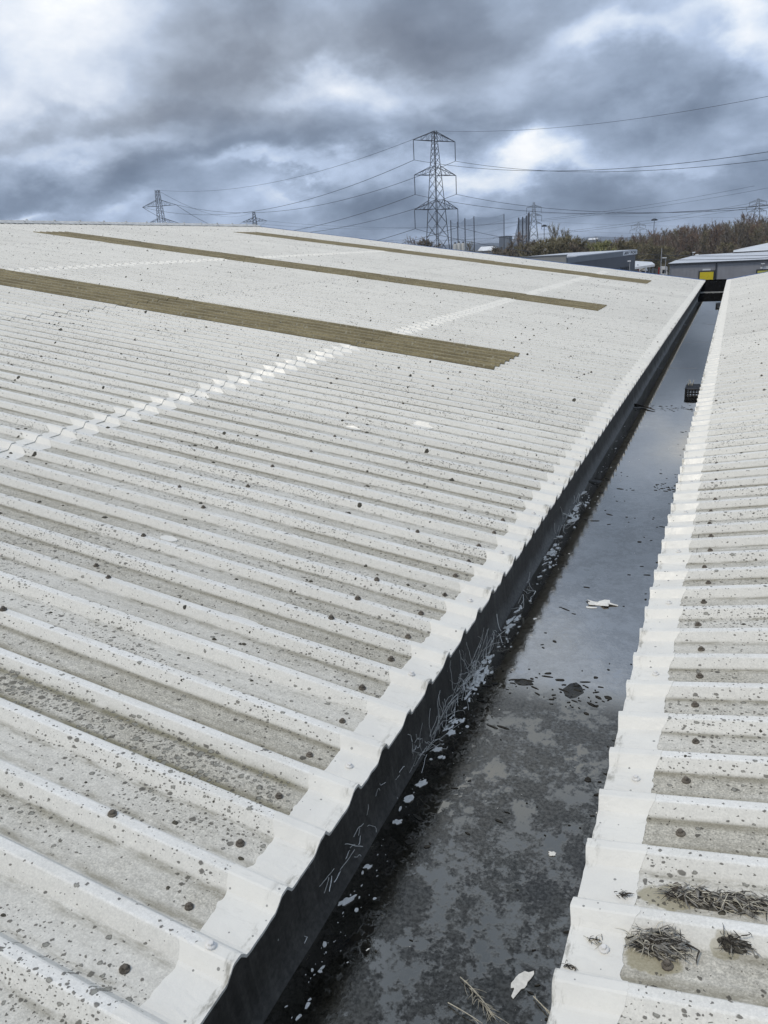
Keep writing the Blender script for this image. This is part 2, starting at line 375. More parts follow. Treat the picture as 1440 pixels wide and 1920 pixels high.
# ------------------------------------------------------------------ the two roof slopes
roofL = tag(empty('factory_roof', (XL, 1, ZL)), 'large white corrugated cement roof slope left of the gutter with brown rooflights', 'roof')
roofR = tag(empty('factory_roof', (XR, 1, ZR)), 'narrow strip of white corrugated roof slope on the right of the gutter', 'roof')
ROWS_L = [0, 3.35, 6.95, 10.5, 14.1, 19.35]
ROWS_R = [0, 3.35, 6.95]
GLZ = {35: (34.3, 40.2), 70: (69.5, 75.5), 115: (112.9, 120.0)}   # sheet columns that carry a rooflight, and its width in corrugations
bolt_host = {'L': [], 'R': []}
rs = random.Random(3)
def sheet(side, ka, kb, sa_, sb_, mat, name, parent, row, lo_lift=.008, raise_=0.0):
    y0 = y0of(side); ya, yb = y0 + ka*P, min(y0 + kb*P + .016, YEND)
    ys = y_samples(ya, yb, y0)
    L = sb_ - sa_; nseg = max(3, int(L / .6))
    base = .0 if row == 0 else 0.0
    ph = rs.uniform(0, 100); tilt = rs.uniform(-.0012, .0012); sk = rs.uniform(-.016, .016)
    S = []
    for y in ys:
        j = rs.uniform(-.002, .002) + sk*((y - ya)/(yb - ya) - .5)
        S.append([sa_ + j + (L*i/nseg if i < nseg else L) for i in range(nseg + 1)])
    def nf(s, y):
        f = (s - sa_) / L
        up = lo_lift * (1 - f) if row else 0.001
        side_up = .0025 * min(1, max(0, (y - (yb - .062)) / .04)) * (1 if row else min(1, max(0, (s - .16)/.06)))
        return prof(y, y0) + raise_ + up + side_up + tilt*(y - ya) + .0008*mn.noise(Vector((s*.9, y*1.3, ph))) + .0042*math.sin(math.pi*max(0, min(1, f)))*mn.noise(Vector((s*.7, y*1.9, ph + 7)))
    mb = solid(MB(), side, ys, S, nf, .0065)
    o = mb.build(name, mat, parent)
    bolt_host[side].append((ya, yb, sa_, sb_, o)); return o
def add_sheets(side, rows, k0, k1, parent, mat):
    kk = k0
    while kk < k1:
        ke = min(kk + 5, k1)
        glz = side == 'L' and kk in GLZ
        for r_ in range(len(rows) - 1):
            a, b = rows[r_], rows[r_+1] + (.16 if r_ < len(rows) - 2 else 0)
            if glz:
                ga, gb = GLZ[kk]
                if r_ == 0:
                    sheet(side, kk, ke, 0, b, mat, 'roof_sheet', parent, 0)
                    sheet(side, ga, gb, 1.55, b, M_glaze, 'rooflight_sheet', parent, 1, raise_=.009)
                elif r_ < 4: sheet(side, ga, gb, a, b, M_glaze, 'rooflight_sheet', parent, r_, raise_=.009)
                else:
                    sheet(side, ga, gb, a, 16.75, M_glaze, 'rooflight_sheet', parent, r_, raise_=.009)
                    sheet(side, kk, ke, 16.65, b, mat, 'roof_sheet', parent, r_)
            else: sheet(side, kk, ke, a, b, mat, 'roof_sheet', parent, r_)
        kk += 5
add_sheets('L', ROWS_L, -20, 138, roofL, M_left)
add_sheets('R', ROWS_R, -20, 137, roofR, M_right)

# thick white coating along the eaves and over the sealed laps, with brushed ragged edges
def coat(side, ka, kb, fa, fb, lift, name, parent, nseg=4, t=.0035, bumpy=.0004):
    y0 = y0of(side); ya, yb = y0 + ka*P, min(y0 + kb*P, YEND); ys = y_samples(ya, yb, y0, .012)
    S = []
    for y in ys:
        a, b = fa(y), fb(y); b = max(b, a + .004); S.append([a + (b - a)*i/nseg for i in range(nseg + 1)])
    def nf(s, y): return prof(y, y0) + lift(s) + bumpy*mn.noise(Vector((s*60, y*60, 3)))
    return solid(MB(), side, ys, S, nf, t).build(name, M_coat, parent)
def eave_hi(side):
    def f(y):
        c_ = prof(y, y0of(side))/HH
        return .135 + .022*c_ + .012*mn.noise(Vector((y*5, 1, 2))) + .007*mn.noise(Vector((y*38, 7, 2))) + .004*mn.noise(Vector((y*140, 3, 9)))
    return f
for side, par, k0, k1 in (('L', roofL, -20, 138), ('R', roofR, -20, 137)):
    hi = eave_hi(side); kk = k0
    while kk < k1:
        lo = lambda y: -.006 + .003*mn.noise(Vector((y*25, 5, 5)))
        coat(side, kk, min(kk+5, k1), lo, hi, lambda s: (.0030 if s > .05 else .0040), 'eave_coating', par, 5, .0115)
        kk += 5
def lap_lift(side, a):          # height of the upper sheet's top at the lap a
    return .009
for lap, ks in ((3.35, [k_ for k_ in range(-15, 130, 5) if k_ not in (35, 70, 115)]), (10.5, [k_ for k_ in range(20, 125, 5) if k_ not in (35, 70, 115)])):
    for kk in ks:
        ke = min(kk + 5, 138)
        ph = rs.uniform(0, 50); fade = 1.0 if lap < 4 else 1.1
        nz = lambda y, f, o: mn.noise(Vector((y*f, o, ph)))
        def up_b(y, ph=ph):
            c_ = prof(y, YL0)/HH
            return lap + .085 + .06*c_ + .030*mn.noise(Vector((y*4.5, 1, 1))) + .016*mn.noise(Vector((y*30, 2, 1)))
        def dn_a(y, ph=ph):
            c_ = prof(y, YL0)/HH
            return lap - .10 - .06*(1-c_) - .03*mn.noise(Vector((y*4.5, 4, 1))) - .016*mn.noise(Vector((y*30, 9, 1)))
        coat('L', kk, ke, lambda y: lap - .004 + .003*mn.noise(Vector((y*30, 0, 4))), up_b, lambda s: .0105, 'lap_coating', roofL, 3, .006)
        coat('L', kk, ke, dn_a, lambda y: lap + .004 + 0*y, lambda s: .0030, 'lap_coating', roofL, 3, .005)

# splashes and patches of the same coating further up the sheets
for (px, py, hw, hh_) in ((315, 1005, .05, .03), (790, 797, .09, .045), (455, 1155, .07, .008), (660, 800, .07, .02)):
    r = ray(px, py); s_t = (ZL + .02 - CZ + (XL)*math.tan(AL)) / (r.z + r.x*math.tan(AL)); pt = r * s_t
    s0 = (XL - pt.x)/ca; yc = pt.y
    ys = y_samples(yc - hh_, yc + hh_, YL0, .006); S = []
    for y in ys:
        u = math.sqrt(max(.02, 1 - ((y - yc)/hh_)**2)); S.append([s0 - hw*u*(1+.4*mn.noise(Vector((y*60, 1, px)))), s0, s0 + hw*u*(1+.4*mn.noise(Vector((y*60, 5, px))))])
    solid(MB(), 'L', ys, S, lambda s, y: prof(y, YL0) + .0075, .006).build('coating_splash', M_coat, roofL)

# fixing bolts: rusty ones through the sheets, painted ones through the eave coating
def bolt_mesh(name, mat, sc_=1.0):
    mb = MB()
    mb.lathe((0, 0, 0), [(.0200*sc_, -.006), (.0200*sc_, .0018), (.0150*sc_, .0042)], 10)
    mb.lathe((0, 0, 0), [(.0118*sc_, .003), (.0118*sc_, .0145*sc_), (.0095*sc_, .0168*sc_)], 6)
    return mb.mesh(name, mat)
BM = [bolt_mesh('bolt', M_rust, .68), bolt_mesh('bolt_small', M_rust, .60), bolt_mesh('bolt_worn', M_rust, .74)]
BW = bolt_mesh('painted_bolt', M_white_steel, .62)
rb = random.Random(11)
spots = []
for kk in range(-3, 137):
    spots.append(('L', .215 + rb.uniform(-.02, .02), YL0 + (kk + .45 + rb.uniform(-.06, .06))*P, 0, 0))
    spots.append(('R', .235 + rb.uniform(-.015, .015), YR0 + (kk + .55 + rb.uniform(-.06, .06))*P, 0, 0))
    if rb.random() < .45: spots.append(('L', rb.choice((.56, 1.55, 1.98, 2.6)) + rb.uniform(-.05, .05), YL0 + kk*P, 0, 0))
    if kk % 2 == 0:
        for s_ in (1.75, 5.15, 8.7, 12.2, 15.6, 17.6): spots.append(('L', s_ + rb.uniform(-.03, .03), YL0 + kk*P + rb.choice((0, .5))*P, 0, 0))
        for s_ in ((.62, 1.75) if kk % (4 if kk < 40 else 8) == 0 else ()): spots.append(('R', s_ + rb.uniform(-.03, .03), YR0 + kk*P, 0, 0))
for kk in range(-3, 60):
    if kk % 3 == 0: spots.append(('L', .07, YL0 + kk*P + (0 if kk % 2 == 0 else .5*P), 1, 0)); spots.append(('R', .085, YR0 + (kk + .55)*P, 1, 0))
def host(side, s, y):
    best = None
    for (ya, yb, a, b, o) in bolt_host[side]:
        if ya <= y < yb and a <= s < b: best = o
    return best
spots = [q for q in spots if q[2] < YEND - .1 and not (q[0] == 'L' and q[3] == 0 and q[1] > 1.5 and any(YL0 + g*P - .05 < q[2] < YL0 + (g+5)*P + .05 for g in GLZ) and q[1] < 16.7)]
spots.sort(key=lambda q: math.hypot(surf(q[0], q[1], q[2], 0).x, q[2]))
cnt = {'L': 0, 'R': 0}; rest = {'L': MB(), 'R': MB()}
for (side, s, y, wht, _) in spots:
    n = prof(y, y0of(side)) + (.0075 if wht else .004 if s < 3 else .009)
    pt = surf(side, s, y, n); tiltq = Matrix.Rotation(AL if side == 'L' else -AL, 4, 'Y') @ Matrix.Rotation(rb.uniform(-.12, .12), 4, 'X') @ Matrix.Rotation(rb.uniform(0, 6), 4, 'Z')
    me = BW if wht else rb.choice(BM); mw = Matrix.Translation(pt) @ tiltq
    h = host(side, s, y)
    if cnt[side] < 150 and h is not None:
        o = bpy.data.objects.new('bolt', me); col.objects.link(o); o.parent = h
        o.matrix_local = mw
        cnt[side] += 1
    else:
        rest[side].add([mw @ v.co for v in me.vertices], [tuple(p_.vertices) for p_ in me.polygons])
for side, par in (('L', roofL), ('R', roofR)): tag(rest[side].build('distant_bolts', M_rust, par), kind='stuff')

# raised lichen tufts on both slopes
rt = random.Random(21)
def tufts(side, n_, smax, parent, y_lo, y_hi, dens_pow=1.0):
    mb = MB(); y0 = y0of(side); tries = 0; made = 0
    while made < n_ and tries < n_*12:
        tries += 1
        s = rt.uniform(.17, smax); y = y_lo + (y_hi - y_lo)*rt.random()**1.15
        if side == 'L' and 1.5 < s < 16.8 and any(YL0 + g*P < y < YL0 + (g+5)*P for g in GLZ) and rt.random() < .85: continue
        dn = mn.noise(Vector((s*.55, y*1.5, 4))) + .5*mn.noise(Vector((s*2.2, y*5, 9)))
        if rt.random() > .20 + 1.2*max(0, dn): continue
        c_ = prof(y, y0)/HH
        if c_ > .1 and rt.random() < .6: continue
        made += 1
        r_ = (.0038 + .015*rt.random()**4.0)*(.60 if math.hypot(s + .9, y) < 4.2 else 1.0)
        n = prof(y, y0) + .004 + (.006 if s > 3.4 else 0)
        m_ = 8; vs = []
        for j in range(m_):
            an = 2*math.pi*j/m_; rr = r_*rt.uniform(.65, 1.2); dy_ = rr*math.sin(an)
            yy = y + dy_; vs.append(surf(side, s + rr*math.cos(an)*1.15, yy, prof(yy, y0) + .003 + (.006 if s > 3.4 else 0) - .003))
        top = surf(side, s, y, n + r_*rt.uniform(.25, .55))
        vs.append(top); vs2 = [(Vector(v)*.45 + top*.55 + Vector((0, 0, r_*.12))) for v in vs[:8]]
        fs = []
        for j in range(m_): fs.append((j, (j+1) % m_, 9 + (j+1) % m_, 9 + j)); fs.append((9+j, 9+(j+1) % m_, 8))
        mb.add(vs + vs2, fs)
    return tag(mb.build('lichen_tufts', M_lump, parent), kind='stuff')
tufts('L', 17000, 19.0, roofL, .4, 31.8)
tufts('R', 2300, 4.5, roofR, .6, 31.8)

# ridge capping, verge trim and the walls that carry the roof
M_ridge = plain('ridge_cement', (.50, .50, .48), .8, .2, 8, .3, 60)
yy = -3.3; i = 0
while yy < 32:
    mb = MB(); y1 = min(yy + 1.12, 32.1)
    xs = [(-.30, -.030), (-.10, .030), (0, .055), (.10, .030), (.30, -.030)]
    base = surf('L', 19.35, 0, HH + .015); vs = []
    for y in (yy + .0, y1 + .02):
        lift_ = .0 if y < y1 else .008
        for (a, z) in xs: vs.append((base.x + a, y, base.z + z + lift_ - (.018 if abs(a) > .2 else 0)))
        for (a, z) in xs: vs.append((base.x + a, y, base.z + z + lift_ - .012 - (.018 if abs(a) > .2 else 0)))
    fs = [(j, j+1, 11+j, 10+j) for j in range(4)] + [(5+j, 15+j, 16+j, 6+j) for j in range(4)] + [(0, 10, 15, 5), (4, 9, 19, 14)]
    mb.add(vs, fs + [(0, 5, 6, 7, 8, 9, 4, 3, 2, 1), (10, 11, 12, 13, 14, 19, 18, 17, 16, 15)])
    mb.lathe((base.x, y1 - .02, base.z + .055), [(.035, -.01), (.035, .025), (.02, .04)], 6)
    mb.lathe((base.x + .2, y1 - .30, base.z - .02), [(.03, -.01), (.03, .03), (.015, .04)], 6)
    mb.build('ridge_cap', M_ridge, roofL); yy = y1
# the slope beyond the ridge
mb = MB(); b0 = surf('L', 19.35, 0, 0)
mb.add([(b0.x, -3.3, b0.z), (b0.x, 32.05, b0.z), (b0.x - 19, 32.05, b0.z - 19*math.tan(AL)), (b0.x - 19, -3.3, b0.z - 19*math.tan(AL))], [(0, 1, 2, 3)])
mb.build('far_slope', M_left, roofL)
M_blue = plain('blue_trim_metal', (.06, .14, .34), .5, .1, 5)
M_brick = plain('grey_block_wall', (.22, .22, .21), .9, .15, 2, .4, 30)
for side, par, smax in (('L', roofL, 19.4), ('R', roofR, 6.95)):
    mb = MB()
    a, b = surf(side, -.01, 32.08, .012), surf(side, smax, 32.08, .012)
    for (p_, q_) in ((a, b),):
        vs = []
        for e in (p_, q_):
            vs += [(e.x, 32.055, e.z - .16), (e.x, 32.095, e.z - .16), (e.x, 32.095, e.z + .048), (e.x, 32.055, e.z + .048)]
        mb.add(vs, [(0,1,2,3), (7,6,5,4), (0,4,5,1), (1,5,6,2), (2,6,7,3), (3,7,4,0)])
    mb.build('verge_trim', M_blue, par)
    mb = MB(); e0, e1 = surf(side, .06, 31.9, -.06), surf(side, smax, 31.9, -.06)
    mb.add([(e0.x, 31.9, 0), (e1.x, 31.9, 0), (e1.x, 31.9, e1.z), (e0.x, 31.9, e0.z), (e0.x, 31.6, 0), (e1.x, 31.6, 0), (e1.x, 31.6, e1.z), (e0.x, 31.6, e0.z)],
           [(0,1,2,3), (4,7,6,5), (0,3,7,4), (1,5,6,2), (3,2,6,7)])
    mb.build('gable_wall', M_brick, par)

# ------------------------------------------------------------------ the valley gutter
ZW = CZ - 1.935                       # water level
def liner_mat():
    m = bpy.data.materials.new('dark_gutter_liner'); m.use_nodes = True; t = m.node_tree; q = NT(t)
    b = t.nodes['Principled BSDF']; g = q.new('ShaderNodeNewGeometry'); pos = g.outputs['Position']
    X, Y, Z = q.sep(pos)
    n1 = q.noise(pos, 4, 6, .65); n2 = q.noise(pos, 60, 5, .65)
    c = q.mix(q.ss(n1, .3, .7), (.030, .028, .023), (.060, .055, .046))
    drip = q.noise(q.vm('MULTIPLY', pos, (9, 26, 2.2)), 1.0, 5, .65)
    c = q.mix(q.ss(drip, .48, .72, 0, .55), c, (.105, .098, .082))
    c = q.mix(q.ss(drip, .30, .44, .6, 0), c, (.014, .013, .011))
    hgt = q.m('ADD', q.m('SUBTRACT', Z, ZW), q.m('MULTIPLY', q.m('SUBTRACT', n1, .5), .10))
    silt = q.m('MULTIPLY', q.ss(hgt, .02, .10, 1, 0), q.ss(Y, 2.6, 5.0, .15, 1))
    c = q.mix(q.m('MULTIPLY', silt, .8), c, (.16, .16, .15))
    f = q.ss(n2, .3, .7, .7, 1.3); c = q.mix(1.0, c, q.comb(f, f, f), 'MULTIPLY')
    v = q.new('ShaderNodeTexVoronoi', {'Vector': pos, 'Scale': 40.0}); rr, gg, bb = q.sep(v.outputs['Color'])
    fl = q.m('MULTIPLY', q.m('GREATER_THAN', gg, .955), q.ss(q.m('DIVIDE', v.outputs['Distance'], q.m('ADD', .04, q.m('MULTIPLY', rr, .12))), .8, 1.1, 1, 0))
    c = q.mix(q.m('MULTIPLY', fl, .8), c, (.45, .45, .42))
    q.put(b.inputs['Base Color'], c); q.put(b.inputs['Roughness'], q.ss(n1, .3, .7, .5, .8))
    bm = q.new('ShaderNodeBump', {'Strength': .5, 'Distance': .01, 'Height': q.m('ADD', n1, q.m('MULTIPLY', n2, .25))}); q.put(b.inputs['Normal'], bm.outputs[0]); return m
M_liner = liner_mat()
gut = tag(empty('valley_gutter', (-.61, 1, ZW - .04)), 'dark lined valley gutter between the two white roof slopes', 'gutter')
JY = [3.14, 6.5, 9.7, 12.9, 16.2, 19.5, 22.85, 26.2]
def wall_strip(xs_z, name, sgn):
    mb = MB(); ys = [-3.3 + i*.2 for i in range(int(35.3/.2) + 1)]; vs = []; m_ = len(xs_z)
    for y in ys:
        near = min(abs(y - j) for j in JY)
        bul = .012*min(1, max(0, (y - 5.0)/10))*(1 - math.exp(-(near/.7)**2)*.3)
        for i, (x, z) in enumerate(xs_z):
            f = i/(m_-1)
            vs.append((x + sgn*(bul*f**2*.8 + .010*f*mn.noise(Vector((y*.9, i*.4, 3))) + .006*mn.noise(Vector((y*2.5, i*.8, 8)))), y, CZ + z + .004*mn.noise(Vector((y*1.5, i, 20)))))
    fs = []
    for a in range(len(ys)-1):
        for i in range(m_-1):
            q_ = (a*m_+i, (a+1)*m_+i, (a+1)*m_+i+1, a*m_+i+1); fs.append(q_ if sgn < 0 else q_[::-1])
    mb.add(vs, fs); return mb.build(name, M_liner, gut, True)
wall_strip([(-1.16, -1.60), (-1.05, -1.648), (-1.030, -1.66), (-1.034, -1.70), (-1.036, -1.75), (-1.034, -1.80), (-1.030, -1.85), (-1.020, -1.90), (-1.000, -1.94), (-.96, -1.975)], 'left_wall', 1)
wall_strip([(-.07, -1.60), (-.16, -1.648), (-.19, -1.66), (-.188, -1.75), (-.19, -1.85), (-.205, -1.93), (-.25, -1.975)], 'right_wall', -1)
mb = MB(); ys = [-3.3 + i*.3 for i in range(int(35.3/.3) + 1)]
for a, b in zip(ys, ys[1:]): mb.quad((-1.0, a, ZW - .036), (-.2, a, ZW - .036), (-.2, b, ZW - .036), (-1.0, b, ZW - .036))
mb.build('floor', M_liner, gut)
M_silt = plain('silt_over_joint', (.040, .038, .031), .35, .4, 14, .8, 70)
for ji, y in enumerate(JY):
    mb = MB(); n_ = 34; wd = (.15 if ji == 0 else .06 if ji == 1 else .022); vs = []
    x0, x1 = -1.01, -.19
    for i in range(n_+1):
        x = x0 + (x1 - x0)*i/n_
        nn = mn.noise(Vector((x*7, y, 1))); n3 = mn.noise(Vector((x*22, y, 5)))
        hgt = (-.0005 if ji < 2 else .001) + .004*nn + (.010*max(0, 1 - i/5) if ji else 0)
        wa = wd*(1 + .45*nn + .2*n3)
        ofs = .03*nn
        vs += [(x, y - wa + ofs, ZW - .03), (x, y - wa*.6 + ofs, ZW + hgt*.75 - .001), (x, y + ofs, ZW + hgt), (x, y + wa*.6 + ofs, ZW + hgt*.7 - .001), (x, y + wa + ofs, ZW - .03)]
    fs = [(i*5+j, (i+1)*5+j, (i+1)*5+j+1, i*5+j+1) for i in range(n_) for j in range(4)]
    mb.add(vs, fs); mb.build('joint', M_silt if ji < 2 else M_liner, gut, True)

# black membrane dressed up over the far end of the gutter
M_memb = plain('black_membrane', (.008, .008, .008), .9, .3, 9, .6, 18, spec=0.0)
pb = on_y(1340, 549, 29.0)
def membrane(y0_, z0_, y1_, z1_, name, amp):
    mb = MB(); nx, ny = 22, 16; vs = []
    for j in range(ny+1):
        for i in range(nx+1):
            x = -1.02 + .84*i/nx; f = j/ny
            z = z0_ + (z1_ - z0_)*f + amp*mn.noise(Vector((x*5.5, f*3, y0_)))*math.sin(math.pi*min(1, f*1.05)) + amp*.5*mn.noise(Vector((x*14, f*7, 2)))
            vs.append((x, y0_ + (y1_ - y0_)*f + .1*mn.noise(Vector((x*4, f*3, 9))), z))
    fs = [(j*(nx+1)+i, j*(nx+1)+i+1, (j+1)*(nx+1)+i+1, (j+1)*(nx+1)+i) for j in range(ny) for i in range(nx)]
    mb.add(vs, fs); return mb.build(name, M_memb, gut, True)
membrane(26.4, ZW - .03, 29.0, pb.z, 'end_membrane', .05)
membrane(29.02, pb.z - .012, 32.1, CZ - 1.612, 'end_membrane', .07)
M_bar = plain('galvanised_bar', (.40, .40, .38), .6, .2, 20)
mb = MB(); mb.box(-1.01, -.19, 28.95, 29.03, pb.z - .01, pb.z + .035); mb.build('cross_bar', M_bar, gut)
mb = MB(); mb.tube([(-1.03 + .86*i/8, 32.1, CZ - 1.598 + .012*mn.noise(Vector((i*.8, 1, 1)))) for i in range(9)], .03, 6); mb.build('rolled_edge', M_memb, gut, True)

# standing water
def water_mat():
    m = bpy.data.materials.new('gutter_water'); m.use_nodes = True; t = m.node_tree; q = NT(t)
    b = t.nodes['Principled BSDF']; g = q.new('ShaderNodeNewGeometry'); pos = g.outputs['Position']
    X, Y, Z = q.sep(pos)
    ax = q.vm('MULTIPLY', pos, (1.0, .75, 1.0))
    blot = q.noise(ax, 6.5, 6, .66, .3)
    fine = q.noise(pos, 26, 6, .68)
    mud = q.noise(q.vm('ADD', pos, (4, 9, 0)), 9, 6, .65)
    near = q.ss(Y, 2.95, 3.25, 1, 0)                     # thick scum this side of the first joint
    mid = q.ss(Y, 5.0, 8.0, 1, 0)
    s1 = q.m('ADD', q.m('MULTIPLY', blot, .62), q.m('MULTIPLY', fine, .42))
    gr = q.noise(pos, 75, 5, .7)
    s2 = q.m('ADD', s1, q.m('MULTIPLY', q.m('SUBTRACT', gr, .5), .16))
    scum_n = q.ss(s2, .495, .575, 1, 0)
    scum_m = q.ss(s2, .42, .62, .62, .10)
    far_m = q.ss(s2, .40, .60, .18, 0)
    mid2 = q.m('MULTIPLY', mid, q.m('SUBTRACT', 1.0, near))
    scum = q.m('MAXIMUM', q.m('MAXIMUM', q.m('MULTIPLY', near, scum_n), q.m('MULTIPLY', mid2, scum_m)), far_m, clamp=True)
    c = q.mix(q.ss(q.m('ADD', q.m('MULTIPLY', mud, .6), q.m('MULTIPLY', gr, .5)), .42, .66), (.004, .004, .003), (.022, .021, .017))
    c = q.mix(scum, (.006, .007, .008), c)
    q.put(b.inputs['Base Color'], c)
    q.put(b.inputs['Roughness'], q.m('ADD', .012, q.m('MULTIPLY', scum, q.ss(fine, .3, .7, .015, .05))))
    b.inputs['IOR'].default_value = 3.0
    q.put(b.inputs['Specular Tint'], q.mix(near, (1, .955, .88, 1), (1, .92, .77, 1)))
    q.put(b.inputs['Specular IOR Level'], q.m('ADD', q.m('SUBTRACT', 1.0, q.m('MULTIPLY', near, .52)), q.m('MULTIPLY', scum, q.ss(gr, .35, .65, -.38, -.24))))
    h = q.m('ADD', q.m('MULTIPLY', scum, q.m('ADD', q.m('MULTIPLY', fine, .6), q.m('MULTIPLY', gr, .6))), q.m('MULTIPLY', q.noise(q.vm('MULTIPLY', pos, (1, .5, 1)), 12, 2, .5), .012))
    bm = q.new('ShaderNodeBump', {'Strength': .13, 'Distance': .006, 'Height': h}); q.put(b.inputs['Normal'], bm.outputs[0])
    return m
M_water = water_mat()
mb = MB(); ys = [-3.3 + i*.25 for i in range(int(29.9/.25) + 1)]
for a, b in zip(ys, ys[1:]): mb.quad((-1.0, a, ZW), (-.205, a, ZW), (-.205, b, ZW), (-1.0, b, ZW))
wat = tag(mb.build('water', M_water), 'still dark rainwater standing in the valley gutter', 'water', kind='structure')

# ------------------------------------------------------------------ things in the gutter
M_flake = plain('white_paint_flake', (.78, .76, .70), .6, .12, 60)
rf = random.Random(5)
def blob(mb, c, r_, el_=1.6, ang=0.0, th=.0015, n=11, jag=.35):
    vs = []; ph = rf.uniform(0, 99)
    for lay in (0, 1):
        for j in range(n):
            an = 2*math.pi*j/n; rr = r_*(1 + jag*mn.noise(Vector((math.cos(an)*1.7, math.sin(an)*1.7, ph))) + .12*mn.noise(Vector((math.cos(an)*5, math.sin(an)*5, ph))))
            u_, v_ = rr*el_*math.cos(an), rr/el_*math.sin(an)
            vs.append((c[0] + u_*math.cos(ang) - v_*math.sin(ang), c[1] + u_*math.sin(ang) + v_*math.cos(ang), c[2] - lay*th))
    fs = [tuple(range(n)), tuple(range(2*n-1, n-1, -1))] + [(j, n+j, n+(j+1) % n, (j+1) % n) for j in range(n)]
    mb.add(vs, fs)
big = [((1128, 1132), .055, 1.5, .1, 'large curled white paint flake floating in mid gutter'), ((975, 1842), .026, 1.5, 1.2, 'torn cream paint flake on the muck near the front of the gutter'),
       ((650, 1688), .018, 1.7, 1.0, 'long white paint flake in the black water close to the front eave'), ((1032, 1036), .03, 1.5, 1.1, None), ((820, 1405), .016, 1.2, .6, None),
       ((790, 1468), .017, 1.4, 1.1, None), ((765, 1498), .016, 1.4, 1.0, None), ((745, 1540), .014, 1.2, .8, None), ((690, 1625), .013, 1.3, .5, None), ((955, 1175), .024, 1.5, 1.2, None),
       ((1075, 975), .035, 1.6, 1.2, None), ((1090, 925), .04, 1.6, 1.2, None), ((900, 1262), .035, 1.6, 1.2, None), ((1035, 1600), .010, 1.2, .3, None)]
ORD = iter(('nearest', 'second', 'third', 'fourth', 'fifth', 'sixth', 'seventh', 'eighth', 'ninth', 'tenth', 'farthest'))
big.sort(key=lambda q_: -q_[0][1])
for (pp, r_, e_, an, lab) in big:
    p_ = on_z(*pp, ZW + .003); mb = MB(); blob(mb, p_, r_, e_, an, .002, 22, .85)
    if lab and 'curled' in lab:
        vs = mb.v; n = 16; mb.v = [(x, y, z + .010*max(0, math.sin((x - p_.x)*60))) for (x, y, z) in vs]
        blob(mb, (p_.x - .05, p_.y - .06, ZW + .002), .018, 1.8, .1, .0015, 12, .6)
    tag(mb.build('paint_flake', M_flake), lab or f'{next(ORD)} from the front of the small white paint flakes along the gutter water', 'paint flake', 'paint flakes in the gutter')
mb = MB()
for i in range(620):
    y = 1.2 + 7.5*rf.random()**1.6; edge = abs(rf.gauss(0, .055))
    x = -.985 + edge + .01
    if rf.random() < .15: x = rf.uniform(-.95, -.3)
    d_ = mn.noise(Vector((x*4, y*2.2, 3)))
    if rf.random() > .55 + .8*d_: continue
    r_ = .0012 + .010*rf.random()**4
    if x > -.85: r_ *= .4
    blob(mb, (x, y, ZW + .002), r_, rf.uniform(1, 1.7), rf.uniform(.8, 1.9), .001, 7, .6)
tag(mb.build('paint_flecks', M_flake), 'scatter of tiny white paint flecks on the gutter water', 'paint flecks', kind='stuff')

# stringy white sealant hanging on the left gutter wall
M_string = plain('stringy_sealant', (.78, .77, .72), .7, .15, 60)
mb = MB(); rg = random.Random(9)
def strand(c, L_, r_, up=.5):
    p_ = Vector(c); dirv = Vector((rg.uniform(-.1, .3), rg.uniform(-1, 1), rg.uniform(-.2, up))).normalized(); pts = [p_.copy()]
    curl = rg.uniform(-9, 9)
    for i in range(11):
        dirv = (Matrix.Rotation(curl*L_/11 + rg.uniform(-.35, .35), 3, 'X') @ dirv + Vector((rg.uniform(-.15, .15),)*3)*.5).normalized()
        p_ = p_ + dirv*L_/11
        zr = p_.z - (CZ - 1.94)
        p_.x = min(max(p_.x, -1.024 + (.02 if zr < .05 else 0)), -.93); p_.z = min(max(p_.z, ZW + .002), CZ - 1.69); pts.append(p_.copy())
    mb.tube(pts, r_, 3)
for i in range(85):
    y = 3.05 + rg.gauss(0, .16); strand((-1.015 + abs(rg.gauss(0, .02)), y, ZW + .01 + abs(rg.gauss(0, .04))), rg.uniform(.05, .22), rg.uniform(.0005, .0011), .6)
for i in range(36):
    y = 2.6 + rg.gauss(0, .14); strand((-1.01 + abs(rg.gauss(0, .012)), y, ZW + .005 + abs(rg.gauss(0, .03))), rg.uniform(.04, .20), rg.uniform(.0006, .0014), .6)
for i in range(34):
    y = rg.uniform(3.4, 6.2); strand((-1.005 + abs(rg.gauss(0, .02)), y, ZW + .005 + abs(rg.gauss(0, .02))), rg.uniform(.04, .2), rg.uniform(.001, .002), .3)
for i in range(26):
    y = rg.uniform(1.5, 2.6); strand((-1.02, y, ZW + .02 + rg.uniform(0, .10)), rg.uniform(.02, .08), rg.uniform(.0008, .0014), .6)
for (y, n_, sp) in ((3.12, 46, .20), (2.75, 12, .1), (4.75, 30, .25), (5.7, 30, .3), (3.75, 12, .2)):
    for i in range(n_): blob(mb, (-.985 + abs(rg.gauss(0, .028)), y + rg.gauss(0, sp*.55), ZW + .004 + .001*(i % 5)), rg.uniform(.004, .020), rg.uniform(1, 2.2), rg.uniform(1.2, 1.9), .002, 13, 1.1)
tag(mb.build('sealant_strings', M_string), 'tangle of stringy white sealant clinging to the left gutter wall', 'sealant', kind='stuff')

